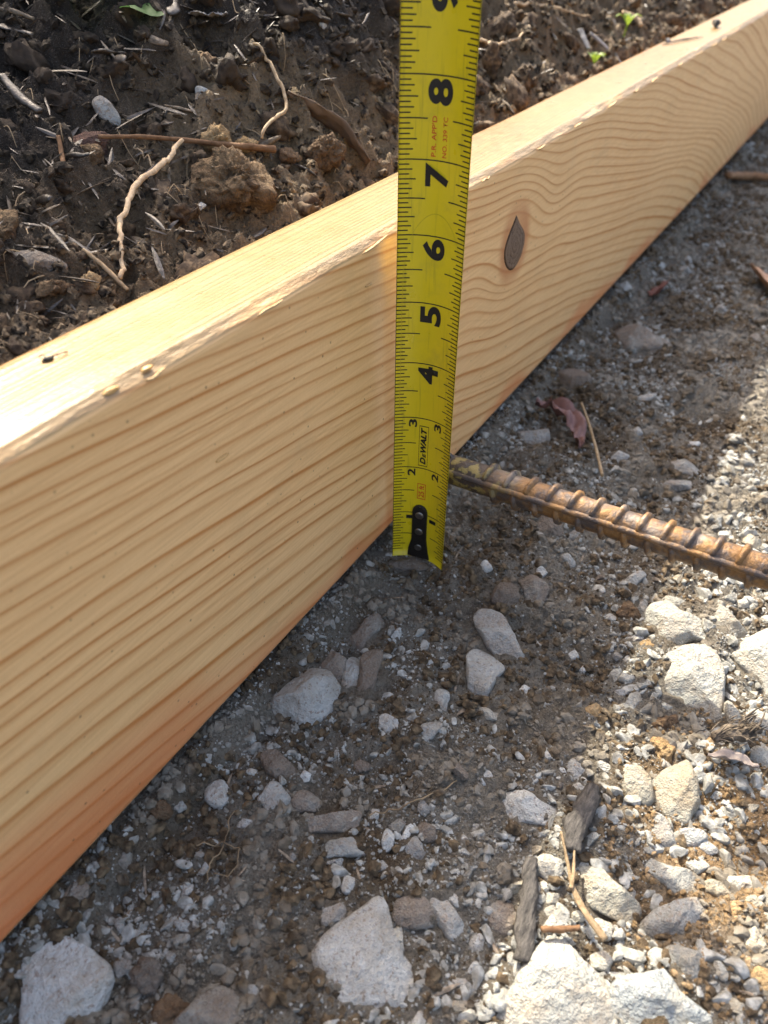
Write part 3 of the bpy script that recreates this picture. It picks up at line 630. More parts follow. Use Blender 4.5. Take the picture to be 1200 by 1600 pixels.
    ('stone', None, 1, [232.3, -121.6, -162.8], [-0.27, -0.03, 0.96], 2.3, [(-0.9, 3.7), (3.3, -1.4), (1.4, -3.0), (-3.8, 0.7)]),
    ('stone', 'dusty grey stone below the rebar, right of a brown stone', 3, [265.3, -70.0, -157.1], [-0.29, -0.18, 0.94], 4.3, [(0.8, 8.4), (7.3, 4.8), (4.3, -4.7), (-2.9, -6.0), (-9.2, -2.3)]),
    ('stone', 'brown stone below the rebar close to the tape', 4, [254.0, -60.3, -155.9], [-0.28, -0.17, 0.94], 3.6, [(3.9, 5.4), (7.8, -1.8), (-0.6, -6.7), (-5.6, -1.9), (-5.3, 5.1)]),
    ('dirt_clod', 'rusty brown lump at the left of the rugged pale stone', 5, [277.6, -110.4, -162.4], [-0.3, -0.08, 0.95], 3.4, [(-1.8, 4.9), (5.9, 2.6), (3.3, -4.7), (-2.9, -3.9), (-4.4, 1.3)]),
    ('stone', 'slanted grey chip just below the middle of the rebar', 1, [301.1, -107.0, -162.0], [-0.31, -0.1, 0.95], 2.7, [(-3.0, 4.2), (5.0, -0.4), (4.0, -3.6), (-6.0, -0.3)]),
    ('stone', None, 1, [293.5, -75.6, -158.1], [-0.31, -0.17, 0.94], 2.5, [(-0.1, 4.4), (3.9, 1.5), (-0.5, -4.1), (-3.3, -1.9)]),
    ('stone', None, 0, [279.5, -67.6, -157.0], [-0.3, -0.17, 0.94], 2.2, [(-0.2, 2.8), (2.8, 1.4), (0.5, -2.7), (-3.1, -1.5)]),
    ('stone', None, 1, [286.7, -114.9, -162.6], [-0.3, -0.06, 0.95], 2.6, [(0.1, 4.5), (4.5, -0.2), (0.0, -2.9), (-4.6, -1.4)]),
    ('stone', None, 0, [270.7, -104.1, -161.8], [-0.29, -0.11, 0.95], 2.0, [(-1.2, 2.3), (2.7, 1.2), (2.0, -3.3), (-3.5, -0.2)]),
    ('stone', None, 0, [242.4, -97.7, -161.3], [-0.27, -0.13, 0.95], 1.7, [(-0.8, 2.6), (2.8, 0.6), (0.9, -2.3), (-2.9, -0.9)]),
    ('stone', None, 0, [238.0, -103.6, -161.8], [-0.27, -0.11, 0.96], 1.3, [(-1.8, 1.9), (2.0, 0.5), (2.2, -2.0), (-2.3, -0.3)]),
    ('stone', None, 0, [213.3, -87.1, -159.7], [-0.25, -0.16, 0.95], 1.2, [(-1.5, 1.8), (1.6, 1.3), (1.8, -1.7), (-1.8, -1.4)]),
    ('stone', None, 1, [250.1, -114.2, -162.7], [-0.28, -0.06, 0.96], 1.3, [(-1.0, 2.0), (1.8, 1.1), (1.2, -2.2), (-1.9, -0.9)]),
    ('stone', None, 1, [250.6, -118.5, -162.5], [-0.28, -0.04, 0.96], 1.3, [(-0.6, 1.7), (2.9, 0.6), (0.1, -1.9), (-2.4, -0.4)]),
    ('stone', None, 1, [263.5, -117.7, -162.5], [-0.29, -0.04, 0.96], 1.3, [(-1.7, 4.2), (1.2, 0.7), (2.4, -4.4), (-1.8, -0.4)]),
    ('stone', 'ochre stone at the left foot of the rugged pale stone', 7, [261.8, -124.0, -162.7], [-0.29, -0.02, 0.96], 1.9, [(0.0, 3.6), (2.5, 1.0), (2.1, -3.1), (-1.8, -2.5), (-2.9, 1.1)]),
    ('stone', 'rounded grey stone above the broad charred stick, stacked on smaller ones', 1, [187.8, -118.4, -162.7], [-0.23, -0.04, 0.97], 2.7, [(-0.7, 4.2), (4.1, 2.6), (4.3, -2.2), (-0.3, -3.6), (-5.0, -2.8), (-2.3, 1.8)]),
    ('stone', None, 0, [179.3, -121.7, -162.8], [-0.22, -0.03, 0.97], 1.7, [(0.1, 2.1), (2.8, 0.6), (1.4, -2.1), (-1.8, -1.2), (-2.4, 0.7)]),
    ('stone', None, 0, [184.5, -113.9, -162.5], [-0.23, -0.07, 0.97], 1.0, [(0.6, 2.6), (1.4, -0.6), (-0.5, -2.3), (-1.5, 0.4)]),
    ('stone', None, 0, [187.5, -107.0, -162.0], [-0.23, -0.1, 0.97], 1.2, [(-0.3, 1.4), (1.9, 1.1), (0.3, -1.4), (-1.9, -1.1)]),
    ('dirt_clod', 'crumbly ochre clod of earth in the sun above the two cream stones', 7, [212.1, -144.5, -162.6], [-0.25, -0.0, 0.97], 3.0, [(2.1, 5.2), (5.2, 1.1), (2.2, -2.9), (-3.4, -3.4), (-6.1, 0.0)]),
    ('dirt_clod', 'dark crumbly clod below the big blocky white stone', 5, [226.8, -141.2, -162.9], [-0.27, -0.01, 0.96], 2.7, [(-2.1, 4.6), (2.1, 2.5), (5.3, -1.9), (2.4, -4.5), (-2.7, -2.6), (-4.9, 1.9)]),
    ('stone', 'greenish white chip above the larger cream stone', 2, [218.7, -151.1, -162.8], [-0.26, 0.01, 0.97], 1.9, [(-2.0, 3.3), (5.1, -1.0), (3.2, -3.2), (-1.7, -1.3), (-4.4, 2.1)]),
    ('stone', 'small cream block touching the top of the larger cream stone', 6, [217.0, -157.2, -162.9], [-0.26, 0.01, 0.97], 2.5, [(0.6, 3.3), (4.1, 0.1), (-1.2, -3.0), (-3.5, -0.4)]),
    ('stone', None, 2, [234.6, -139.0, -162.6], [-0.27, -0.01, 0.96], 1.4, [(-0.8, 3.3), (2.1, 0.7), (1.3, -3.2), (-2.5, -0.8)]),
    ('stone', None, 2, [241.1, -134.1, -162.8], [-0.28, -0.01, 0.96], 1.4, [(0.9, 2.1), (3.8, 0.8), (-0.4, -2.0), (-4.2, -0.9)]),
    ('stone', None, 2, [311.9, -153.8, -162.5], [-0.32, 0.01, 0.95], 1.7, [(0.7, 2.8), (3.4, -0.5), (-0.6, -3.0), (-3.5, 0.7)]),
    ('stone', None, 2, [304.0, -137.0, -162.8], [-0.32, -0.01, 0.95], 1.8, [(-0.7, 3.0), (3.2, 0.1), (0.2, -3.4), (-2.7, 0.3)]),
    ('stone', None, 2, [320.8, -134.9, -162.5], [-0.32, -0.01, 0.95], 1.5, [(-0.3, 4.1), (2.4, -0.3), (0.6, -4.0), (-2.6, 0.3)]),
    ('stone', 'long cream stone in the sun beside the split straw coloured stem', 6, [149.1, -142.7, -162.6], [-0.19, -0.0, 0.98], 3.6, [(2.2, 12.0), (6.3, 10.5), (7.0, 6.1), (4.1, -1.9), (1.8, -9.4), (-0.3, -11.2), (-5.0, -9.5), (-5.8, -3.9), (-5.9, 2.0), (-3.8, 6.7)]),
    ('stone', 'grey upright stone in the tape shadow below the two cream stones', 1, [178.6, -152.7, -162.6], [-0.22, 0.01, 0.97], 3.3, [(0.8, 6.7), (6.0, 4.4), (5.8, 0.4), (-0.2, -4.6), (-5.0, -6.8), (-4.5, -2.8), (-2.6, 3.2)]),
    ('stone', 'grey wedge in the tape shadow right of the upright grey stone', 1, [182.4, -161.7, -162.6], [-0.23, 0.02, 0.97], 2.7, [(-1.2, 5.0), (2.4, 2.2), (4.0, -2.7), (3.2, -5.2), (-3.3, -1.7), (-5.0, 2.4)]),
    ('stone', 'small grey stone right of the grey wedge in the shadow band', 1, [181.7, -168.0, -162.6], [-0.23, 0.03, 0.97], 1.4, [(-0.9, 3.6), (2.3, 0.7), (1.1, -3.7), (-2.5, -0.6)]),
    ('stone', 'long stone half in shadow with a sunlit right end', 2, [165.1, -158.7, -162.7], [-0.21, 0.02, 0.98], 2.6, [(-0.2, 13.4), (2.8, 9.4), (2.7, 3.2), (4.2, -6.0), (1.2, -9.4), (-3.3, -8.1), (-4.3, -4.8), (-2.9, 3.0)]),
    ('stone', 'small sunlit stone above the long half shaded stone', 2, [173.8, -166.2, -162.8], [-0.22, 0.03, 0.98], 1.7, [(-1.2, 3.6), (2.6, 0.9), (1.7, -3.8), (-3.1, -0.7)]),
    ('stone', 'cream flat stone with ochre dust right of the long half shaded stone', 6, [168.9, -173.8, -162.5], [-0.21, 0.04, 0.98], 1.4, [(-1.1, 5.2), (2.1, 2.1), (2.2, -4.3), (-3.2, -2.9)]),
    ('stone', 'pale sunlit stone below the sandy slope at right', 2, [174.3, -180.9, -162.9], [-0.22, 0.04, 0.97], 1.9, [(-0.0, 6.1), (4.5, -2.0), (1.3, -4.2), (-3.1, -1.7), (-2.6, 1.9)]),
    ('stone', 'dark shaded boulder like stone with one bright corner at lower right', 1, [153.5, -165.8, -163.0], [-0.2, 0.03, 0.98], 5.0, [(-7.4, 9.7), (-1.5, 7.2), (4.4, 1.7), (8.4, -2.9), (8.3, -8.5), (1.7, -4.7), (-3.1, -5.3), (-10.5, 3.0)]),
    ('stone', 'smooth egg shaped stone below the dark shaded stone', 2, [139.0, -170.5, -162.5], [-0.18, 0.03, 0.98], 3.0, [(-1.9, 7.1), (2.7, 5.1), (4.0, -0.0), (4.1, -5.4), (-0.2, -6.5), (-4.1, -3.0), (-4.5, 2.9)]),
    ('stone', 'largest white rock in the sun at the bottom edge', 2, [115.6, -140.9, -162.6], [-0.16, -0.01, 0.99], 7.3, [(-20.3, 13.4), (-9.3, 12.7), (2.7, 11.3), (10.5, 8.2), (10.9, 2.9), (7.5, -4.9), (3.8, -11.8), (0.9, -14.9), (-5.2, -15.6)]),
    ('stone', 'pale blue tinted rock at the bottom edge right of the largest white rock', 8, [126.2, -166.9, -163.0], [-0.17, 0.03, 0.99], 5.6, [(-4.3, 12.7), (0.1, 10.7), (5.4, 3.5), (7.2, 1.4), (4.7, -2.7), (2.8, -7.8), (2.1, -12.5), (-2.4, -13.7), (-15.0, 9.4)]),
    ('stone', 'pale angular stone right of the upright charred stick', 2, [147.2, -123.4, -162.7], [-0.19, -0.03, 0.98], 3.0, [(-1.1, 5.1), (3.1, 2.8), (4.6, -2.2), (0.9, -4.5), (-4.0, -2.9), (-3.4, 1.7)]),
    ('stone', 'small grey pebble under the pale angular stone by the charred stick', 2, [140.6, -124.5, -162.6], [-0.19, -0.03, 0.98], 1.6, [(-0.3, 2.2), (1.7, 0.7), (0.8, -2.0), (-2.2, -0.9)]),
    ('stone', None, 6, [145.0, -128.6, -162.8], [-0.19, -0.02, 0.98], 1.4, [(-0.2, 1.8), (1.9, 0.3), (0.1, -1.6), (-1.8, -0.4)]),
    ('stone', 'oval pale stone lying on top of a flat stone beside the charred stick', 2, [138.0, -128.0, -162.8], [-0.18, -0.02, 0.98], 1.9, [(-2.2, 3.5), (1.7, 0.8), (3.3, -2.8), (0.5, -2.7), (-3.2, 1.1)]),
    ('stone', 'flat pale stone under the oval pale stone beside the charred stick', 2, [133.0, -128.5, -163.0], [-0.18, -0.02, 0.98], 1.7, [(-1.1, 3.5), (4.6, -1.8), (3.5, -3.4), (-2.8, -0.3), (-4.0, 1.9)]),
    ('stone', 'domed pale stone right above the largest white rock', 2, [130.0, -131.9, -162.8], [-0.17, -0.02, 0.98], 2.4, [(-3.3, 3.3), (3.7, 1.7), (3.3, -3.0), (-0.1, -3.7), (-3.5, 1.7)]),
    ('stone', 'bent white stone right of the broad charred stick', 2, [162.8, -132.3, -162.7], [-0.21, -0.02, 0.98], 2.4, [(-1.8, 3.1), (3.4, -0.2), (4.0, -2.8), (-0.5, -0.8), (-5.1, 0.6)]),
    ('stone', 'crumbly white stone between the straw stem and the long cream stone', 2, [137.6, -144.6, -162.7], [-0.18, -0.0, 0.98], 1.9, [(-1.5, 4.2), (2.8, 1.7), (3.3, -3.3), (-1.4, -4.2), (-3.2, 1.7)]),
    ('stone', 'rounded cream stone at the right edge above a flat white pebble', 6, [157.6, -187.3, -162.7], [-0.2, 0.05, 0.98], 2.4, [(-0.6, 3.3), (4.2, 2.4), (4.5, -0.9), (0.8, -3.7), (-4.2, -2.1), (-4.5, 1.1)]),
    ('stone', 'flat white pebble left of the rounded cream stone', 6, [150.7, -182.8, -162.5], [-0.2, 0.05, 0.98], 1.1, [(-1.5, 2.7), (1.6, 0.1), (1.4, -2.9), (-1.5, 0.0)]),
    ('stone', 'bean shaped white pebble in the sun near the right edge', 6, [149.3, -186.0, -162.8], [-0.19, 0.05, 0.98], 1.2, [(-1.2, 2.8), (1.6, 0.2), (1.2, -3.1), (-1.5, 0.1)]),
    ('stone', None, 6, [169.0, -185.1, -162.5], [-0.21, 0.05, 0.98], 1.7, [(-0.1, 2.9), (2.5, 0.7), (-0.0, -3.2), (-2.3, -0.3)]),
    ('stone', 'white lump above the right shoulder of the largest white rock', 2, [128.5, -148.3, -162.9], [-0.17, 0.0, 0.99], 2.0, [(-0.1, 3.4), (3.0, 0.2), (1.9, -3.0), (-2.0, -2.3), (-2.8, 1.7)]),
    ('stone', 'tan pebble amid white gravel at the right edge', 7, [164.3, -180.0, -162.8], [-0.21, 0.04, 0.98], 1.9, [(0.2, 2.5), (3.2, -0.3), (0.4, -2.3), (-3.8, 0.1)]),
    ('stone', None, 6, [151.6, -176.2, -162.9], [-0.2, 0.04, 0.98], 1.4, [(-0.3, 2.0), (2.6, -0.7), (0.3, -2.0), (-2.5, 0.7)]),
    ('stone', None, 6, [166.3, -189.7, -162.8], [-0.21, 0.06, 0.98], 1.9, [(0.4, 2.8), (3.3, 0.0), (0.2, -2.6), (-4.0, -0.2)]),
    ('stone', 'tan shaded stone in the lower right corner', 7, [146.1, -190.8, -163.0], [-0.19, 0.06, 0.98], 2.1, [(-2.1, 6.1), (3.4, 0.9), (4.2, -3.4), (-1.2, -4.6), (-4.2, 1.1)]),
    ('stone', None, 2, [186.6, -134.3, -162.9], [-0.23, -0.01, 0.97], 1.5, [(0.5, 2.0), (2.0, 0.0), (-0.1, -2.2), (-2.3, 0.2)]),
    ('stone', None, 2, [198.3, -165.0, -162.7], [-0.24, 0.02, 0.97], 1.3, [(-0.6, 1.5), (1.6, 0.5), (0.5, -1.7), (-1.5, -0.3)]),
    ('stone', None, 2, [197.6, -169.1, -162.8], [-0.24, 0.03, 0.97], 1.3, [(-0.0, 2.0), (1.9, 1.0), (0.1, -1.8), (-1.9, -1.2)]),
    ('stone', None, 7, [172.6, -170.7, -162.9], [-0.22, 0.03, 0.98], 1.0, [(0.3, 1.1), (1.6, -0.0), (-0.2, -1.2), (-1.7, 0.2)]),
    ('stone', 'little ochre crumb lying on the long half shaded stone', 7, [171.8, -154.1, -162.9], [-0.22, 0.01, 0.98], 1.3, [(-0.1, 1.5), (1.8, 0.2), (0.1, -1.5), (-1.8, -0.2)]),
    ('stone', 'flat pale dusty slab on the far ground right of the board', 3, [540.6, -39.1, -156.1], [-0.39, -0.08, 0.92], 5.8, [(0.8, 19.9), (9.8, 10.8), (6.0, -3.3), (4.3, -21.7), (-7.3, -12.0), (-13.3, 7.0)]),
    ('stone', 'grey angular stone under the board edge beside the pinkish leaf', 1, [383.0, -22.1, -154.6], [-0.34, -0.11, 0.93], 5.1, [(-0.1, 11.2), (9.4, -3.0), (3.6, -7.3), (-7.6, -6.4), (-5.1, 5.6)]),
    ('stone', 'upper of two flat grey stones behind the rebar', 1, [402.4, -102.3, -161.8], [-0.36, -0.11, 0.93], 2.9, [(-1.2, 8.7), (6.3, 1.5), (2.8, -9.6), (-2.7, -6.1), (-5.2, 5.7)]),
    ('stone', 'lower of two flat grey stones behind the rebar', 1, [390.2, -104.4, -161.9], [-0.35, -0.1, 0.93], 3.2, [(-4.3, 7.6), (0.6, 5.2), (7.2, -7.6), (2.0, -8.1), (-5.5, 2.9)]),
    ('stone', 'pale chunk right of the thin upright twig behind the rebar', 0, [391.1, -69.6, -157.1], [-0.35, -0.17, 0.92], 3.2, [(-4.3, 4.4), (4.6, 2.4), (5.0, -4.8), (-5.3, -2.0)]),
    ('stone', 'muddy brown lump beside the board behind the pinkish leaf', 4, [455.8, -18.6, -155.1], [-0.37, -0.1, 0.92], 6.5, [(0.3, 13.1), (8.9, 5.0), (6.2, -8.1), (-5.4, -11.5), (-9.7, 1.7)]),
    ('stone', None, 0, [611.3, -2.8, -148.8], [-0.4, -0.44, 0.81], 3.0, [(-2.6, 4.4), (4.7, 1.9), (4.6, -5.5), (-6.6, -0.8)]),
    ('stone', None, 0, [436.6, -101.7, -161.9], [-0.37, -0.11, 0.92], 2.1, [(-0.3, 4.4), (3.6, -3.1), (-3.3, -1.2)]),
    ('stone', None, 1, [464.5, -63.9, -157.0], [-0.37, -0.16, 0.92], 3.3, [(-1.5, 6.5), (7.0, -4.7), (-5.5, -1.8)]),
    ('stone', None, 0, [422.8, -70.4, -157.6], [-0.36, -0.16, 0.92], 2.0, [(-1.8, 3.1), (4.4, 1.1), (1.0, -3.4), (-3.6, -0.8)]),
    ('stone', None, 0, [721.3, -26.6, -158.4], [-0.42, -0.07, 0.9], 2.1, [(0.7, 3.2), (4.8, 0.4), (-1.2, -3.9), (-4.3, 0.3)]),
    ('stone', None, 0, [691.6, -10.2, -156.9], [-0.41, -0.49, 0.77], 2.0, [(-3.6, 3.0), (5.6, 1.3), (2.6, -3.8), (-4.6, -0.6)]),
    ('stone', 'brown flat stone in the shade directly beneath the rebar', 4, [308.8, -59.3, -155.8], [-0.31, -0.16, 0.94], 3.6, [(-4.3, 9.9), (4.4, 8.1), (6.5, -6.3), (4.3, -10.4), (-2.9, -6.2), (-7.9, 5.0)]),
    ('stone', 'grey flat chip touching the brown flat stone beneath the rebar', 1, [310.9, -72.0, -157.6], [-0.32, -0.17, 0.93], 2.2, [(-2.7, 4.6), (3.8, 1.6), (5.6, -4.3), (-1.9, -4.1), (-4.8, 2.1)]),
    ('stone', None, 0, [293.6, -75.9, -158.1], [-0.31, -0.17, 0.94], 2.1, [(-1.5, 3.9), (3.3, 1.8), (1.0, -3.0), (-2.8, -2.6)]),
    ('stone', None, 1, [301.7, -107.0, -162.1], [-0.31, -0.1, 0.94], 2.2, [(-3.1, 3.4), (3.6, 0.5), (3.7, -2.9), (-4.1, -1.1)]),
    ('stone', None, 0, [279.0, -67.9, -156.8], [-0.3, -0.17, 0.94], 1.9, [(-1.2, 2.3), (2.8, 1.4), (0.9, -2.5), (-2.5, -1.2)]),
    ('stone', None, 0, [263.3, -45.7, -154.9], [-0.29, -0.14, 0.95], 2.5, [(-1.4, 2.9), (3.5, 1.8), (0.6, -3.3), (-2.7, -1.4)]),
    ('stone', 'grey oblong stone on the shaded bank behind the board', 1, [257.4, 141.4, 21.6], [-0.33, -0.66, 0.67], 2.6, [(-2.9, 5.2), (1.6, 6.5), (2.6, 3.4), (3.6, -2.9), (0.4, -7.3), (-1.4, -4.7), (-3.8, -0.2)]),
    ('stone', 'reddish brown lump below the grey oblong stone on the bank', 9, [243.8, 136.6, 17.3], [-0.32, -0.66, 0.68], 4.5, [(-7.7, 6.0), (-0.6, 5.5), (6.0, 1.1), (7.9, -4.0), (4.8, -6.7), (-1.8, -4.3), (-8.2, 2.2)]),
    ('dirt_clod', 'dark round clod below the reddish brown lump on the bank', 10, [234.0, 129.9, 12.8], [-0.31, -0.66, 0.68], 4.0, [(-2.5, 4.7), (2.4, 4.7), (5.6, 1.4), (3.0, -3.8), (-2.3, -5.2), (-6.0, -1.7)]),
    ('stone', 'small grey white pebble in the sunlit patch on the bank', 0, [299.2, 125.4, 20.7], [-0.47, -0.63, 0.61], 2.5, [(-1.1, 3.1), (1.7, 2.9), (3.1, -1.6), (-0.6, -3.1), (-3.1, -1.3)]),
    ('dirt_clod', 'brown clod above the small grey white pebble on the bank', 5, [309.0, 130.2, 27.3], [-0.5, -0.64, 0.59], 3.3, [(-0.1, 4.2), (4.5, 4.4), (6.0, 0.0), (0.2, -4.9), (-5.4, -4.5), (-5.2, 0.8)]),
    ('dirt_clod', 'sunlit tan clod sitting above the middle of the brown twig', 7, [287.8, 110.1, 7.2], [-0.43, -0.62, 0.65], 3.7, [(-3.6, 4.6), (2.8, 5.1), (6.7, 1.4), (3.6, -7.1), (-3.3, -5.7), (-6.1, 1.5)]),
    ('dirt_clod', 'sunlit tan flat clod right of the larger tan clod above the twig', 7, [297.1, 101.5, 3.8], [-0.44, -0.62, 0.65], 2.1, [(-4.1, 2.6), (1.4, 3.1), (5.3, -2.0), (1.8, -3.7), (-4.3, -0.1)]),
    ('dirt_clod', 'rough brown clod below the long dead leaf blade on the bank', 5, [330.1, 81.3, -3.1], [-0.44, -0.64, 0.63], 5.1, [(-8.8, 4.4), (-1.1, 5.8), (6.5, 4.4), (8.1, -3.3), (2.7, -7.1), (-7.1, -4.3)]),
    ('dirt_clod', 'flat brown clod between the curved pale root and the rough clod', 5, [314.5, 91.1, 0.7], [-0.45, -0.63, 0.63], 2.1, [(-2.7, 4.6), (2.1, 2.8), (4.2, -3.7), (1.0, -3.7), (-4.5, -0.0)]),
    ('stone', None, 0, [339.3, 119.3, 30.0], [-0.5, -0.66, 0.56], 1.0, [(-1.1, 0.8), (1.3, 1.4), (0.8, -1.1), (-1.0, -1.1)]),
    ('stone', None, 0, [375.0, 111.0, 34.0], [-0.45, -0.7, 0.55], 1.3, [(-1.7, 1.3), (0.7, 1.6), (1.6, -1.0), (-0.6, -1.9)]),
    ('stone', None, 0, [348.4, 101.4, 17.9], [-0.47, -0.67, 0.57], 0.8, [(-1.1, 0.8), (0.9, 1.2), (1.1, -0.8), (-0.9, -1.2)]),
    ('dirt_clod', 'large dark clod of earth below the brown twig on the bank', 10, [273.5, 89.8, -8.0], [-0.38, -0.61, 0.69], 8.0, [(-9.8, 12.6), (5.1, 13.1), (8.8, 8.4), (12.2, -0.9), (12.2, -8.3), (3.4, -17.4), (-3.1, -10.8), (-14.5, -3.5), (-13.3, 6.4)]),
    ('stone', 'flat grey stone on the bank near the left end of the board', 3, [173.3, 95.6, -11.4], [-0.24, -0.66, 0.72], 3.3, [(-6.9, 6.2), (0.4, 5.0), (4.5, -0.3), (7.6, -7.0), (-0.6, -4.2), (-4.6, 0.1)]),
    ('dirt_clod', 'round brown clod cut by the left frame edge on the bank', 10, [174.2, 110.9, -2.2], [-0.23, -0.67, 0.7], 4.9, [(0.8, 7.1), (6.5, 5.1), (5.2, -0.0), (-0.4, -4.8), (-5.2, -5.1), (-6.7, -2.3)]),
    ('dirt_clod', 'dark flat clod just behind the board at left', 10, [169.3, 86.3, -17.0], [-0.23, -0.65, 0.72], 1.8, [(-5.3, 2.6), (-1.9, 3.4), (3.8, 0.0), (7.0, -1.9), (1.7, -3.7), (-5.1, -0.5)]),
    ('dirt_clod', 'tan crumbly clod just behind the board beside a thin stick', 7, [183.6, 84.7, -17.7], [-0.26, -0.64, 0.72], 1.8, [(-2.7, 2.1), (1.6, 2.5), (4.7, -0.4), (-0.4, -3.4), (-3.1, -0.7)]),
    ('dirt_clod', 'small brown clod right of the pale hanging root', 5, [244.6, 101.7, -3.6], [-0.33, -0.63, 0.7], 2.1, [(-1.3, 2.9), (2.9, 1.0), (0.8, -2.9), (-2.4, -1.0)]),
    ('stone', None, 0, [253.1, 92.3, -8.5], [-0.34, -0.62, 0.71], 0.9, [(-2.4, 0.7), (1.3, 1.4), (2.3, -0.9), (-1.1, -1.2)]),
]


# ------------------------------------------------------------------ ground
def ground_noise(x, y):
    n = fbm(x * 22, y * 22, 0, 3, 2) * 0.0035 + fbm(x * 95, y * 95, 0, 11, 3) * 0.0018 + (0.4 - np.abs(fbm(x * 210, y * 210, 0, 17, 2))) * 0.0016 + vnoise(x * 520, y * 520, 0, 23) * 0.0006 + vnoise(x * 1000, y * 1000, 0, 29) * 0.0003
    lump = np.abs(fbm(x * 38, y * 38, 0, 41, 3)); lump2 = np.abs(fbm(x * 120, y * 120, 0, 47, 3))
    b = fbm(x * 16, y * 16, 0, 43, 2) * 0.006 + (0.5 - lump) * 0.013 + (0.5 - lump2) * 0.0060 + (0.4 - np.abs(fbm(x * 260, y * 260, 0, 57, 3))) * 0.0024 + vnoise(x * 620, y * 620, 0, 53) * 0.0007
    # gullies running down the steep cut at right
    cut = sst(0.36, 0.46, x) * (0.5 - np.abs(fbm(x * 48, y * 10, 0, 61, 3))) * 0.010
    nb = sst(0.037, 0.050, y)
    calm = 1 - sst(1.2, 4.0, np.hypot(x, y))
    near_board = 1 - 0.6 * sst(-0.02, -0.002, y)
    out = np.where(y > 0.0375, (b + cut) * nb, n * near_board)
    return out * calm + (1 - calm) * 0.15 * fbm(x * 0.35, y * 0.35, 0, 71, 3)


def ground_z(x, y):
    return base_height(x, y) + ground_noise(np.asarray(x, float), np.asarray(y, float))


gx = np.concatenate([-graded(0.0, 25.0, 0.02, 1.22)[::-1] + 0.02, np.arange(0.0205, 0.26, 0.0012), graded(0.26, 1.3, 0.0012, 1.0032), ])
gx = np.concatenate([gx, graded(gx[-1] + 0.003, 30.0, 0.004, 1.2)])
gy = np.concatenate([-graded(0.206, 25.0, 0.01, 1.22)[::-1], np.arange(-0.205, -0.0005, 0.0011), [0.0, 0.012, 0.024, 0.0372, 0.0384],
                     np.arange(0.0392, 0.13, 0.0011), graded(0.13, 0.26, 0.0011, 1.010)])
gy = np.concatenate([gy, graded(gy[-1] + 0.002, 30.0, 0.004, 1.2)])
GX, GY = np.meshgrid(gx, gy, indexing='ij')
GZ = ground_z(GX, GY)
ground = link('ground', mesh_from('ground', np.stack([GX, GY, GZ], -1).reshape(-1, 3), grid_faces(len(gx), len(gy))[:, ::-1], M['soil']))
tag(ground, kind='structure')
ground.data.flip_normals() if ground.data.polygons[0].normal.z < 0 else None


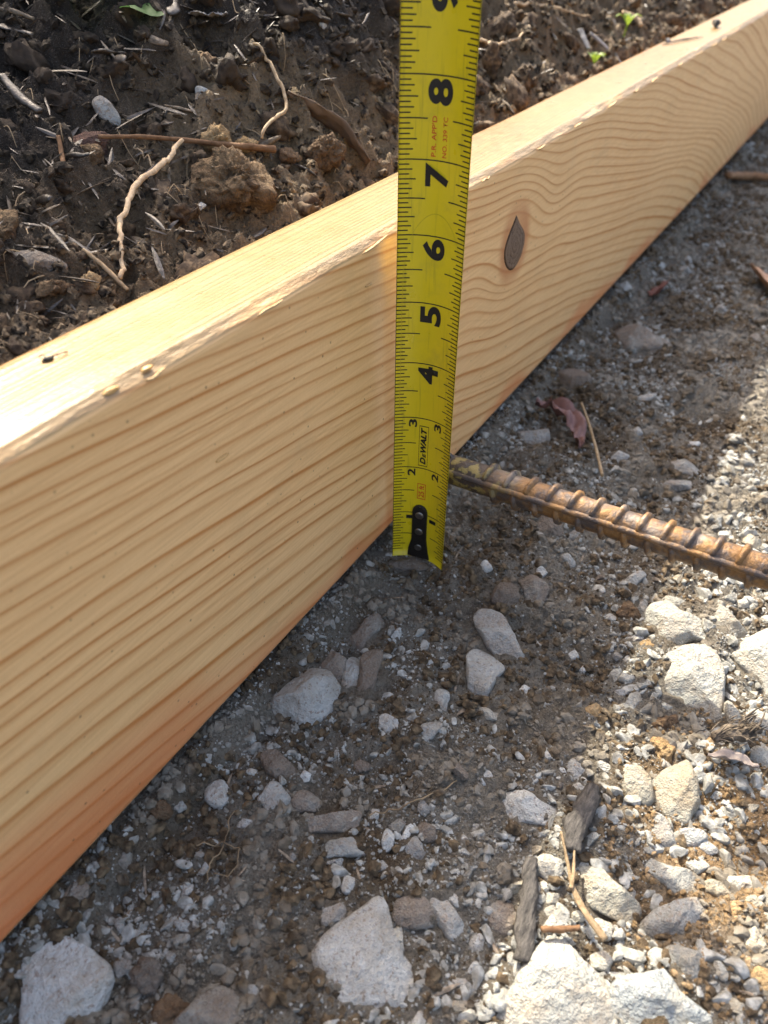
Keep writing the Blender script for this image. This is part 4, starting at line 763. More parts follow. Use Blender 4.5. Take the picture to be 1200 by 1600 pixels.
# ------------------------------------------------------------------ the form board
def build_board():
    L0, L1 = -0.30, 2.30
    xs = np.concatenate([np.arange(L0, 0.02, 0.01), np.arange(0.02, 0.52, 0.0016), graded(0.52, L1, 0.0016, 1.006)])
    xs[-1] = L1
    H, T = 0.140, 0.036
    prof = []                       # (y, z, zone): up the face, over the arris, across the top, down the back
    for z in np.arange(-H + 0.0025, -0.0035, 0.0013): prof.append((0.0, z, 0))
    for yy_, zz_ in ((0.0002, -0.0031), (0.0009, -0.0025), (0.0017, -0.0019), (0.0026, -0.0013), (0.0034, -0.0007), (0.0042, -0.0002), (0.0052, 0.0)): prof.append((yy_, zz_, 1))
    for y in np.arange(0.0064, T - 0.003, 0.0014): prof.append((y, 0.0, 2))
    for a in np.linspace(0, math.pi / 2, 5): prof.append((T - 0.0028 + 0.0028 * math.sin(a), -0.0028 + 0.0028 * math.cos(a), 2))
    for z in np.linspace(-0.01, -H + 0.004, 8): prof.append((T, z, 3))
    prof += [(T - 0.002, -H, 3), (T * 0.5, -H, 3), (0.003, -H, 3), (0.0008, -H + 0.0008, 3)]
    py = np.array([p[0] for p in prof]); pz = np.array([p[1] for p in prof]); zone = np.array([p[2] for p in prof])
    m = len(prof)
    Xg = np.repeat(xs[:, None], m, 1); Yg = np.repeat(py[None], len(xs), 0); Zg = np.repeat(pz[None], len(xs), 0)
    # torn, uneven arris
    ar = (zone == 1)[None]
    depth = 0.0004 * fbm(xs * 40, 0 * xs, 0, 5, 2) + 0.0007 * np.maximum(0, vnoise(xs * 28, 0 * xs + 3.3, 0, 6))
    prof_w = np.zeros(m); prof_w[zone == 1] = np.sin(np.linspace(0, math.pi, 7))
    fine = 0.0003 * fbm(Xg * 220, np.arange(m)[None] * 0.9 + 0 * Xg, 0, 8, 2)
    D = prof_w[None] * (depth[:, None] + fine)
    Yg = Yg + D * 0.5; Zg = Zg - D * 0.5
    # barely wavy planed surfaces
    Yg = Yg + np.where(zone == 0, 1, 0)[None] * 0.00012 * fbm(Xg * 12, Zg * 60, 0, 9, 2)
    Zg = Zg + np.where(zone == 2, 1, 0)[None] * 0.00015 * fbm(Xg * 14, Yg * 90, 0, 10, 2)
    V = np.stack([Xg, Yg, Zg], -1).reshape(-1, 3)
    F = [tuple(f) for f in grid_faces(len(xs), m, True)[:, ::-1]]
    F.append(tuple(range(m))); F.append(tuple(range((len(xs) - 1) * m, len(xs) * m))[::-1])
    me = mesh_from('form_board', V, F, M['wood'])
    # growth rings in board millimetres: gently dipping towards the far end, bulging round the knot
    x, y, z = Xg * 1000, Yg * 1000, Zg * 1000
    kx, kz = 376.0, -43.0
    dx, dz = x - kx, z - kz
    fall = np.exp(-(dx / 34.0) ** 2 - (dz / 24.0) ** 2)
    zz = z - dz * 0.72 * fall
    zz = zz + 5.0 * np.exp(-((x - kx - 52) / 26.0) ** 2 - ((z + 36) / 22.0) ** 2) - 3.0 * np.exp(-((x - kx + 48) / 24.0) ** 2 - ((z + 52) / 24.0) ** 2)
    zz = zz + (3.0 * fbm(x * 0.0075, z * 0.015, 0, 15, 2) + 0.8 * fbm(x * 0.016, z * 0.035, 0, 16, 2)) * (1 - 0.55 * sst(400, 520, x)) * (0.5 + 0.5 * sst(200, 320, x)) + 3.0 * vnoise(x * 0.004, z * 0.02, 0, 18) * sst(400, 520, x)
    zeta = zz + (0.115 + 0.0005 * -z) * x
    tab = np.arange(-200, 400, 0.5)
    sp = np.clip(4.6 - 0.046 * tab, 3.9, 11.0) * (1 + 0.34 * vnoise(tab * 0.14, 0 * tab, 0, 19))
    phi = np.cumsum(0.5 / sp)
    ring = np.interp(zeta, tab, phi)
    topm = (zone == 2)[None] | ((zone == 1) & (pz > -0.0012))[None]
    ring = np.where(topm, y / 2.1 + 1.3 * fbm(x * 0.004, y * 0.05, 0, 21, 2), ring)
    add_attr(me, 'ring', ring.ravel())
    add_attr(me, 'top', np.repeat(np.clip(np.where(zone == 2, 1, np.where((zone == 1), np.clip((pz + 0.0012) / 0.0012, 0, 1), 0)), 0, 1)[None], len(xs), 0).ravel())
    add_attr(me, 'arris', np.repeat(prof_w[None] ** 0.5, len(xs), 0).ravel())
    heart = np.clip((-112 + 6 * fbm(x * 0.02, 0 * x, 0, 25, 2) - zeta + 22) / 26, 0, 1) * np.where(zone == 0, 1, 0)[None]
    edge = np.clip((-128 + 7 * fbm(x * 0.03, 0 * x + 4, 0, 27, 2) - z) / 8, 0, 1) * np.where(zone == 0, 0.75, 0)[None]
    add_attr(me, 'heart', np.maximum(heart, edge).ravel())
    ang = np.arctan2(dz, dx); rr = np.hypot(dx / 13.5, dz / 15.5)
    add_attr(me, 'halo', (np.clip(1.55 - rr, 0, 0.45) / 0.45 * np.where(zone == 0, 1, 0)[None] * (0.6 + 0.4 * np.abs(np.cos(ang)))).ravel())
    dirt = np.exp(-((x - 395) / 45) ** 2) * 0.9 + np.exp(-((x - 640) / 110) ** 2) + 0.8 * np.exp(-((x - 115) / 40) ** 2) + 0.18
    add_attr(me, 'dirt', (np.clip(dirt, 0, 1) * np.where(zone == 2, 1, 0)[None]).ravel())
    b = link('form_board', me)
    tag(b, 'long pale pine board standing on edge, with one dark knot, behind the tape', 'board')
    # the knot: a dark almond plug, bark edged, a hair proud of the face
    rim = np.array([(374.2, -28.2), (379, -33), (386, -39), (389.2, -44), (388, -50), (383.5, -55), (376.5, -57.4), (369, -54.5), (364, -49), (362.2, -43), (365, -37.5), (370, -32.5)])
    c = rim.mean(0); rings = [1.0, 0.93, 0.8, 0.62, 0.45, 0.25]
    KV = []; n = 36
    rp = smooth_path(np.vstack([np.c_[rim, np.zeros(len(rim))], [[*rim[0], 0]]]), n + 1)[:n, :2]
    for i, s in enumerate(rings):
        for q in rp:
            p = c + (q - c) * s
            h = (0.0, 0.12, 0.20, 0.16, 0.22, 0.2)[i] + 0.10 * float(vnoise(p[0] * 0.5, p[1] * 0.25, 0, 31))
            h = max(h, 0.10) + 0.28
            if i == 0: h = -0.4
            KV.append((p[0] / 1000, -h / 1000, p[1] / 1000))
    KF = [tuple(f) for f in grid_faces(len(rings), n, True)]
    KV.append((c[0] / 1000, -0.0005, c[1] / 1000)); KF += [((len(rings) - 1) * n + j, (len(rings) - 1) * n + (j + 1) % n, len(rings) * n) for j in range(n)]
    kme = mesh_from('knot', KV, KF, M['knot']); add_attr(kme, 'rim', np.r_[np.repeat(rings, n), 0.0])
    link('knot', kme, b)
    # resin beads and torn slivers along the near arris
    for (bx, by, bz, sx, sz) in ((0.1168, 0.0020, -0.0014, 2.6, 0.8), (0.1300, 0.0022, -0.0012, 2.0, 0.6), (0.150, -0.0001, -0.040, 3.2, 0.5), (0.236, -0.0001, -0.0155, 2.2, 0.35)):
        P = np.array([[math.cos(t) * math.sin(u), math.sin(t) * math.sin(u), math.cos(u)] for u in np.linspace(0.05, math.pi - 0.05, 9) for t in np.arange(12) * math.pi / 6])
        P *= (1 + 0.2 * vnoise(P[:, 0] * 2 + bx * 90, P[:, 1] * 2, P[:, 2] * 2, 33))[:, None]
        P = P * np.array([sx, 0.9, sz]) / 1000
        o = link('resin_drop', mesh_from('resin_drop', P, [tuple(f) for f in grid_faces(9, 12, True)] + [tuple(range(12))[::-1], tuple(range(96, 108))], M['resin']), b, (bx, by, bz))
    for i in range(14):
        sx0 = 0.13 + 0.052 * i + random.uniform(-0.01, 0.01); ln = random.uniform(0.006, 0.020)
        pts = [(sx0 + ln * t, 0.0002 - 0.0004 * math.sin(3 * t), -0.0028 + 0.0006 * random.uniform(-1, 1) + 0.0006 * t) for t in (0, 0.35, 0.7, 1)]
        v, f = tube(smooth_path(pts, 8), np.array([0.1, .45, .6, .6, .55, .5, .35, .08]) / 1000, 5, 0.7, i)
        link('sliver', mesh_from('sliver', v, f, M['torn_wood']), b)
    return b


board = build_board()


# ------------------------------------------------------------------ tape measure blade
TL0, TLv = np.array([0.24891, -0.00386, -0.15143]), np.array([-0.0245, -0.0185, 0.9996])
TR0, TRv = np.array([0.25293, -0.02806, -0.15255]), np.array([-0.0180, -0.0160, 0.9998])
INCH = 0.0254
SAG = 0.0043


def blade(u, t, off=0.0):
    """point on the blade: u 0..1 from the left to the right edge, t inches from the end, off metres towards the camera side"""
    u = np.asarray(u, float)[..., None]; t = np.asarray(t, float)[..., None]
    A = TL0 + TLv * (t * INCH); B = TR0 + TRv * (t * INCH)
    ch = TR0 - TL0; ch = ch / np.linalg.norm(ch)
    back = np.cross(ch, np.array([0, 0, 1.0])); back = back if back[0] > 0 else -back
    P = A + (B - A) * u + back * (4 * SAG * u * (1 - u))
    tang = (B - A) + back * (4 * SAG * (1 - 2 * u))
    nrm = np.cross(tang, TLv); nrm = nrm / np.linalg.norm(nrm, axis=-1)[..., None]
    nrm = np.where((nrm * back).sum(-1, keepdims=True) > 0, -nrm, nrm)
    return P + nrm * off


def strip(u0, u1, t0, t1, off, nu=1, nt=1):
    uu, tt = np.meshgrid(np.linspace(u0, u1, nu + 1), np.linspace(t0, t1, nt + 1), indexing='ij')
    return blade(uu, tt, off).reshape(-1, 3), [tuple(f) for f in grid_faces(nu + 1, nt + 1)]


def text_part(name, text, t0, uc, gh, gw, parent, mat, bold=0.03, shear=0.0, off=0.00006):
    """print lying along the blade, read from the bottom up; gh = glyph height as a share of the width, gw = length in inches"""
    cu = bpy.data.curves.new(name, 'FONT'); cu.body = text; cu.offset = bold; cu.shear = shear
    cu.resolution_u = 6
    tmp = bpy.data.objects.new('tmp_text', cu); COL.objects.link(tmp)
    dg = bpy.context.evaluated_depsgraph_get()
    me = bpy.data.meshes.new_from_object(tmp.evaluated_get(dg))
    bpy.data.objects.remove(tmp)
    co = np.zeros(len(me.vertices) * 3); me.vertices.foreach_get("co", co); co = co.reshape(-1, 3)
    lo, hi = co.min(0), co.max(0)
    gx_ = (co[:, 0] - lo[0]) / (hi[0] - lo[0]); gy_ = (co[:, 1] - lo[1]) / (hi[1] - lo[1])
    P = blade(uc + gh / 2 - gy_ * gh, t0 - gw / 2 + gx_ * gw, off)
    me.vertices.foreach_set("co", P.astype(np.float32).ravel())
    me.materials.clear(); me.materials.append(mat); me.name = name
    me.update()
    return link(name, me, parent)


def build_tape():
    T0, T1 = -0.06, 13.5
    uu, tt = np.meshgrid(np.linspace(0, 1, 25), np.linspace(T0, T1, 55), indexing='ij')
    front = blade(uu, tt, 0.0); rear = blade(uu, tt, -0.00016)
    # slightly rounded lower corners
    f = grid_faces(25, 55)
    n = 25 * 55
    V = np.vstack([front.reshape(-1, 3), rear.reshape(-1, 3)])
    F = [tuple(q) for q in f] + [tuple(q[::-1] + n) for q in f]
    loop = [i * 55 for i in range(25)] + [24 * 55 + j for j in range(1, 55)] + [i * 55 + 54 for i in range(23, -1, -1)] + [j for j in range(53, 0, -1)]
    F += [(a, a + n, b + n, b) for a, b in zip(loop, loop[1:] + loop[:1])]
    t = link('tape_measure', mesh_from('tape_measure', V, F, M['tape']))
    tag(t, 'yellow steel tape measure blade held upright against the board, black inch numbers', 'tape measure')
    # scale marks
    marks = []
    for k in range(1, int(13.4 * 16)):
        tk = k / 16
        w = 0.0085
        if k % 16 == 0:
            marks.append(strip(0.003, 0.997, tk - w, tk + w, 0.00005, 24, 1)); continue
        ln = 0.345 if k % 8 == 0 else 0.215 if k % 4 == 0 else 0.170 if k % 2 == 0 else 0.130
        ln2 = 0.31 if k % 8 == 0 else 0.21 if k % 4 == 0 else 0.165 if k % 2 == 0 else 0.125
        if tk > 0.1:
            marks.append(strip(0.003, ln, tk - w, tk + w, 0.00005, 4, 1))
            marks.append(strip(1 - ln2, 0.997, tk - w, tk + w, 0.00005, 4, 1))
    v, f = merge(marks)
    o = link('scale_marks', mesh_from('scale_marks', v, f, M['ink'], False), t); o['kind'] = 'stuff'
    v, f = merge([strip(0.0, 0.006, T0, T1, 0.00004, 1, 20), strip(0.994, 1.0, T0, T1, 0.00004, 1, 20)])
    link('edge_line', mesh_from('edge_line', v, f, M['ink'], False), t)
    # the rounded end of the clear protective film
    q = []
    for a in np.linspace(0, 1, 25):
        uu_ = 0.12 + 0.80 * a; tt_ = 5.75 + 0.56 * math.sin(math.pi * a) ** 0.6
        q.append((uu_, tt_))
    q = [(0.07, 3.2), (0.075, 5.0), (0.085, 5.5)] + q
    q = np.array(q)
    a_ = blade(q[:, 0], q[:, 1] - 0.006, 0.00007); b_ = blade(q[:, 0], q[:, 1] + 0.006, 0.00007)
    a_[:3] = blade(q[:3, 0] - 0.004, q[:3, 1], 0.00007); b_[:3] = blade(q[:3, 0] + 0.004, q[:3, 1], 0.00007)
    link('film_edge', mesh_from('film_edge', np.vstack([a_, b_]), [(i, i + 1, i + 1 + len(q), i + len(q)) for i in range(len(q) - 1)], M['film'], False), t)
    # numerals
    for nmb in range(4, 14):
        text_part('numeral', str(nmb), nmb - 0.185, 0.505, 0.335, 0.305 if nmb < 10 else 0.5, t, M['ink'], 0.038)
    for nmb in (1, 2, 3):
        text_part('numeral', str(nmb), nmb - 0.105, 0.285, 0.135, 0.15 if nmb > 1 else 0.08, t, M['ink'], 0.03)
        text_part('numeral', str(nmb), nmb - 0.105, 0.725, 0.135, 0.15 if nmb > 1 else 0.08, t, M['ink'], 0.03)
    # maker's name in its box, length in a red box, approval note
    text_part('lettering', 'D', 2.16, 0.475, 0.105, 0.14, t, M['ink'], 0.05, 0.25)
    text_part('lettering', 'E', 2.275, 0.495, 0.065, 0.085, t, M['ink'], 0.05, 0.25)
    text_part('lettering', 'WALT', 2.575, 0.475, 0.105, 0.50, t, M['ink'], 0.05, 0.25)
    fr = [strip(0.395, 0.402, 2.05, 2.86, .00006, 1, 6), strip(0.555, 0.562, 2.05, 2.86, .00006, 1, 6),
          strip(0.395, 0.562, 2.05, 2.065, .00006, 4, 1), strip(0.395, 0.562, 2.845, 2.86, .00006, 4, 1)]
    v, f = merge(fr); link('name_frame', mesh_from('name_frame', v, f, M['ink'], False), t)
    text_part('lettering', '25 ft', 1.50, 0.475, 0.10, 0.26, t, M['red_ink'], 0.02)
    fr = [strip(0.398, 0.408, 1.33, 1.67, .00006, 1, 4), strip(0.545, 0.555, 1.33, 1.67, .00006, 1, 4),
          strip(0.398, 0.555, 1.33, 1.345, .00006, 4, 1), strip(0.398, 0.555, 1.655, 1.67, .00006, 4, 1)]
    v, f = merge(fr); link('length_frame', mesh_from('length_frame', v, f, M['red_ink'], False), t)
    text_part('lettering', "P.R. APP'D", 7.29, 0.435, 0.066, 0.49, t, M['red_ink'], 0.012)
    text_part('lettering', 'NO. 339 TC', 7.29, 0.59, 0.062, 0.49, t, M['red_ink'], 0.012)
    # riveted black hook plate at the end
    out = [(0.32, 0.45), (0.27, 0.25), (0.235, -0.02)]
    left = [(0.32, 0.45), (0.318, 1.02)]
    arc = [(0.470 - 0.145 * math.cos(a), 1.04 + 0.16 * math.sin(a)) for a in np.linspace(0, math.pi, 13)]
    outline = [(0.26, -0.02), (0.275, 0.18), (0.325, 0.38), (0.325, 0.75)] + arc + [(0.615, 0.75), (0.62, 0.4), (0.67, 0.1), (0.70, -0.02)]
    c = (0.47, 0.5); s1 = 0.9
    ro = np.array(outline); ri = np.array([(c[0] + (p[0] - c[0]) * s1, c[1] + (p[1] - c[1]) * 0.96) for p in outline])
    m = len(ro)
    V = np.vstack([blade(ro[:, 0], ro[:, 1], 0.00002), blade(ro[:, 0], ro[:, 1], 0.0006), blade(ri[:, 0], ri[:, 1], 0.0009)])
    F = [(i, (i + 1) % m, (i + 1) % m + m, i + m) for i in range(m)] + [(i + m, (i + 1) % m + m, (i + 1) % m + 2 * m, i + 2 * m) for i in range(m)]
    # cap rows follow the blade's curve
    for i in range(m // 2):
        a, b = i, m - 1 - i
        a2, b2 = i + 1, m - 2 - i
        if a2 < b2: F.append((a + 2 * m, a2 + 2 * m, b2 + 2 * m, b + 2 * m))
    pl = link('hook_plate', mesh_from('hook_plate', V, F, M['plate'], False), t)
    for tk in (0.22, 0.60, 0.98):
        cpt = blade(np.array(0.468), np.array(tk), 0.0008); nn = blade(np.array(0.468), np.array(tk), 0.0018) - cpt; nn /= np.linalg.norm(nn)
        e1 = np.cross(nn, [0, 0, 1]); e1 /= np.linalg.norm(e1); e2 = np.cross(nn, e1)
        V = []; prof_ = [(2.05, 0), (2.0, .35), (1.75, .6), (1.2, .75), (0.5, .8)]
        for r_, h_ in prof_:
            for a in np.arange(20) * math.pi / 10: V.append(cpt + (e1 * math.cos(a) + e2 * math.sin(a)) * r_ / 1000 + nn * h_ / 1000)
        F = [tuple(f) for f in grid_faces(5, 20, True)] + [tuple(range(80, 100))]
        link('rivet', mesh_from('rivet', V, F, M['rivet']), pl)
    return t


tape = build_tape()


# ------------------------------------------------------------------ reinforcing bar
def build_rebar():
    cx, cz, y0, y1, r = 0.2628, -0.1035, -0.0235, -0.62, 0.00645
    root = bpy.data.objects.new('rebar', None); COL.objects.link(root); root.location = (cx, y0, cz)
    tag(root, 'rusty ribbed steel bar running level from beside the tape to the right edge', 'rebar')
    ys = np.concatenate([[0.0, -0.0004], np.arange(-0.0015, y1 - y0, -0.0015)])
    a = np.arange(28) * 2 * np.pi / 28
    # roughly sheared end with a raised burr
    V = []
    for y in ys:
        rr = r * (1 + 0.015 * vnoise(a * 2.2, y * 300 + 0 * a, 0, 3))
        shear_ = np.where(y > -0.0002, 0.0016 * np.sin(a) + 0.0006 * vnoise(a * 1.5, 0 * a, 0, 4), 0)
        k = 0.93 if y == 0 else 1.0
        V.append(np.stack([k * rr * np.cos(a), y + 0 * a + shear_, k * rr * np.sin(a)], -1))
    V = np.vstack(V); F = [tuple(f) for f in grid_faces(len(ys), 28, True)]
    F.append(tuple(range(28))); F.append(tuple(range((len(ys) - 1) * 28, len(ys) * 28))[::-1])
    link('bar', mesh_from('bar', V, F, M['rust']), root)
    link('burr', mesh_from('burr', np.array([(-0.0015, 0.001, r * .8), (0.0016, 0.0012, r * .85), (0.0002, 0.0016, r + 0.0028), (-0.001, -0.0025, r * .95), (0.0014, -0.0028, r * .95)]),
                           [(0, 1, 2), (0, 2, 3), (1, 4, 2), (3, 2, 4), (0, 3, 4, 1)], M['rust'], False), root)
    # transverse ribs: one slanted crescent per side and pitch, sharing two meshes
    def rib_mesh(sign):
        an = np.linspace(math.radians(6), math.radians(174), 19)
        Vr = []
        for q in an:
            e = math.sin((q - an[0]) / (an[-1] - an[0]) * math.pi) ** 0.5
            h = 0.0018 * e; w = 0.0008 + 0.0006 * e
            yy = 0.0030 * (q / math.pi - 0.5)
            aa = q * sign + math.radians(-22)      # seam sits below the eye line
            for dy, hh in ((-w * 1.25, -0.0003), (-w * 0.5, h), (w * 0.5, h), (w * 1.25, -0.0003)):
                Vr.append(((r + hh) * math.cos(aa), yy + dy, (r + hh) * math.sin(aa)))
        return mesh_from('rib', Vr, [tuple(f) for f in grid_faces(19, 4)], M['rust'])
    for sgn in (1, -1):
        rm = rib_mesh(sgn); k = 0
        y = -0.0205 - (0.0047 if sgn < 0 else 0)
        while y > y1 - y0 + 0.005:
            link('rib', rm, root, (0, y, 0)); y -= 0.0094
    # two lengthwise seams
    for aa in (-22, 158):
        c, s = math.cos(math.radians(aa)), math.sin(math.radians(aa))
        Vs = []
        for y in np.arange(-0.001, y1 - y0, -0.004):
            for tw, hh in ((-0.0015, -0.0003), (-0.0008, 0.0009), (0.0008, 0.0009), (0.0015, -0.0003)):
                Vs.append((c * (r + hh) - s * tw, y, s * (r + hh) + c * tw))
        link('seam', mesh_from('seam', Vs, [tuple(f) for f in grid_faces(len(Vs) // 4, 4)], M['rust']), root)
    return root


rebar = build_rebar()


# ------------------------------------------------------------------ stones
def ico(sub):
    t = (1 + 5 ** 0.5) / 2
    v = [(-1, t, 0), (1, t, 0), (-1, -t, 0), (1, -t, 0), (0, -1, t), (0, 1, t), (0, -1, -t), (0, 1, -t), (t, 0, -1), (t, 0, 1), (-t, 0, -1), (-t, 0, 1)]
    f = [(0, 11, 5), (0, 5, 1), (0, 1, 7), (0, 7, 10), (0, 10, 11), (1, 5, 9), (5, 11, 4), (11, 10, 2), (10, 7, 6), (7, 1, 8), (3, 9, 4), (3, 4, 2), (3, 2, 6), (3, 6, 8), (3, 8, 9), (4, 9, 5), (2, 4, 11), (6, 2, 10), (8, 6, 7), (9, 8, 1)]
    v = [np.array(p) / np.linalg.norm(p) for p in v]
    for _ in range(sub):
        mid = {}; nf = []
        def m(a, b):
            k = (min(a, b), max(a, b))
            if k not in mid:
                p = v[a] + v[b]; v.append(p / np.linalg.norm(p)); mid[k] = len(v) - 1
            return mid[k]
        for a, b, c in f:
            x, y, z = m(a, b), m(b, c), m(c, a)
            nf += [(a, x, z), (b, y, x), (c, z, y), (x, y, z)]
        f = nf
    return np.array(v), np.array(f)


def chip_shape(sub, seed, planes=9, lo=0.55, hi=0.85, rough=0.05):
    """angular crushed stone: a ball cut by random planes, then roughened"""
    r = np.random.default_rng(seed)
    V, F = ico(sub)
    for _ in range(planes):
        n = r.normal(size=3); n /= np.linalg.norm(n); d = r.uniform(lo, hi)
        over = np.maximum(V @ n - d, 0); V = V - over[:, None] * n * 0.96
    V = V * (1 + rough * fbm(V[:, 0] * 3, V[:, 1] * 3, V[:, 2] * 3 + seed, seed, 3))[:, None]
    return V, F


placed = []          # (x, y, radius) of the stones already set down, metres


def outline_stone(spec, i):
    name, label, tone, cen, nrm_, th, poly = spec
    n = np.array(nrm_); n /= np.linalg.norm(n)
    e1 = np.array([1.0, 0, 0]) - n * n[0]; e1 /= np.linalg.norm(e1); e2 = np.cross(n, e1)
    th = th * 1.12; poly = np.array(poly); c = poly.mean(0); q = poly - c
    big = np.abs(q).max()
    nth, nr = (64, 18) if big > 8 else (32, 10)
    # outline as a radius for every direction
    dense = np.vstack([q + (np.roll(q, -1, 0) - q) * s for s in np.linspace(0, 0.95, 20)])
    an = np.arctan2(dense[:, 1], dense[:, 0]); rad = np.hypot(dense[:, 0], dense[:, 1]); o = np.argsort(an)
    A = np.arange(nth) * 2 * np.pi / nth - np.pi
    R = np.interp(A, np.r_[an[o] - 2 * np.pi, an[o], an[o] + 2 * np.pi], np.tile(rad[o], 3))
    R = (0.5 * R + 0.25 * (np.roll(R, 1) + np.roll(R, -1))) * 1.13
    r = np.random.default_rng(100 + i)
    clod = name == 'dirt_clod'
    S = np.linspace(0.03, 1, nr)
    rows = []
    for s in S: rows.append((s, th * (1 - s ** 3.6) ** 0.7))
    for s, dn in ((0.98, 0.30), (0.90, 0.75), (0.6, 1.1)): rows.append((s, -th * dn))
    V = np.array([[(R[j] * s) * np.cos(A[j]), (R[j] * s) * np.sin(A[j]), h] for s, h in rows for j in range(nth)])
    for _ in range(2 if clod else 6):                      # broken facets on the upper side
        az = r.uniform(0, 2 * np.pi); tilt = math.radians(r.uniform(12, 50))
        pn = np.array([math.sin(tilt) * math.cos(az), math.sin(tilt) * math.sin(az), math.cos(tilt)])
        d = (V @ pn).max() * r.uniform(0.58, 0.84)
        over = np.maximum(V @ pn - d, 0)
        V[:, 2] -= over / max(pn[2], 0.5) * 0.92
    sc = max(big, 3)
    amp = 0.20 if clod else 0.045
    f1 = 2.6 / sc
    nz = fbm(V[:, 0] * f1, V[:, 1] * f1, V[:, 2] * f1 + i, 7 + i, 5 if clod else 4, 0.62 if clod else 0.55)
    if clod: nz = nz + 0.9 * (0.4 - np.abs(fbm(V[:, 0] * 0.6, V[:, 1] * 0.6, V[:, 2] * 0.6, i, 3)))
    dirn = V / (np.linalg.norm(V, axis=1)[:, None] + 1e-6)
    V = V + dirn * (nz * amp * sc)[:, None] * 0.8
    V[:, :2] += c
    if tone in (2, 6, 8, 0) and not clod: V[:, 2] += 0.0
    W = (V[:, :1] * e1 + V[:, 1:2] * e2 + V[:, 2:3] * n) / 1000
    F = [tuple(f) for f in grid_faces(len(rows), nth, True)[:, ::-1]]
    m = len(rows) * nth
    F.append(tuple(range(nth))); F.append(tuple(range(m - nth, m))[::-1])
    loc = np.array(cen) / 1000
    gz = float(ground_z(loc[0], loc[1])); loc = loc + np.array([0, 0, gz - float(base_height(loc[0], loc[1]))]) * 0.7 + n * th / 1000 * 0.12
    if loc[1] > 0.03: loc = loc + n * 0.003
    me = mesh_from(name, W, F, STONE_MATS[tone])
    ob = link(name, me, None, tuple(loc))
    zone = ('bank behind the board' if loc[1] > 0.03 else 'shade of the board' if loc[1] > -0.112 else 'sunlit gravel at right')
    if label:
        tag(ob, label, 'clod' if clod else 'stone')
        ob['group'] = 'clods of earth' if clod else 'larger stones'
    else:
        tag(ob, *{'bank behind the board': ('tiny pale pebble stuck in the dark bank behind the board', 'stone', 'pale pebbles in the bank'),
                  'shade of the board': ('small pale stone chip lying in the brown dirt in the shade of the board', 'stone', 'small stone chips in the shade'),
                  'sunlit gravel at right': ('small chalky stone among the sunlit gravel at lower right', 'stone', 'small stones in the sun')}[zone])
    wx = W[:, 0] + loc[0]; wy = W[:, 1] + loc[1]
    placed.append((float(wx.mean()), float(wy.mean()), float(max(np.ptp(wx), np.ptp(wy))) * 0.42))


for i_, s_ in enumerate(STONES): outline_stone(s_, i_)
n_hand = sum(1 for s in STONES if s[0] == 'stone')

# further small loose chips, each its own object, sharing a dozen shapes
CHIPS = [mesh_from('stone_chip', *chip_shape(3, 900 + i, 8, 0.38, 0.72, 0.025), None, False) for i in range(12)]
CHIP_VARIANTS = {}


def chip_mesh(i, tone):
    if (i, tone) not in CHIP_VARIANTS:
        me = CHIPS[i].copy(); me.materials.clear(); me.materials.append(STONE_MATS[tone]); CHIP_VARIANTS[(i, tone)] = me
    return CHIP_VARIANTS[(i, tone)]


def free(x, y, r, grow=0.0):
    return all((x - a) ** 2 + (y - b) ** 2 > (c * 0.9 + r) ** 2 for a, b, c in placed)


def field(x, y):
    """how stony the floor is, 0..1: patchy, stony towards the sunlit side"""
    return np.clip(0.38 + 0.55 * vnoise(x * 30, y * 30, 0, 81) + 0.35 * sst(-0.10, -0.14, y) - 0.18 * sst(0.28, 0.45, x), 0.03, 1)


count = 0
tries = 0
while count < 300 - n_hand - 4 and tries < 20000:
    tries += 1
    if count % 5 < 4: x = 0.075 + 0.30 * random.random() ** 1.3; y = -0.212 + 0.097 * random.random()
    else: x = 0.05 + 0.75 * random.random() ** 1.6; y = -0.125 + 0.12 * random.random()
    if random.random() > field(x, y) or y > -0.006: continue
    sun = y < -0.116
    r = (0.0024 + 0.0040 * random.random() ** 1.7) if sun else (0.0016 + 0.0026 * random.random() ** 2.2)
    r = r * (1 + 0.8 * max(0, x - 0.3))
    if not free(x, y, r): continue
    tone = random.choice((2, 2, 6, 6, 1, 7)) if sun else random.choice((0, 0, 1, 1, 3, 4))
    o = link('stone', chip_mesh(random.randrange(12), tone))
    o.location = (x, y, float(ground_z(x, y)) - r * 0.05)
    o.rotation_euler = (random.uniform(-.5, .5), random.uniform(-.5, .5), random.uniform(0, 6.28))
    o.scale = (r * random.uniform(0.9, 1.5), r * random.uniform(0.7, 1.0), r * random.uniform(0.45, 0.8))
    if sun: tag(o, 'small chalky stone among the sunlit gravel at lower right', 'stone', 'small stones in the sun')
    else: tag(o, 'small pale stone chip lying in the brown dirt in the shade of the board', 'stone', 'small stone chips in the shade')
    placed.append((x, y, r)); count += 1


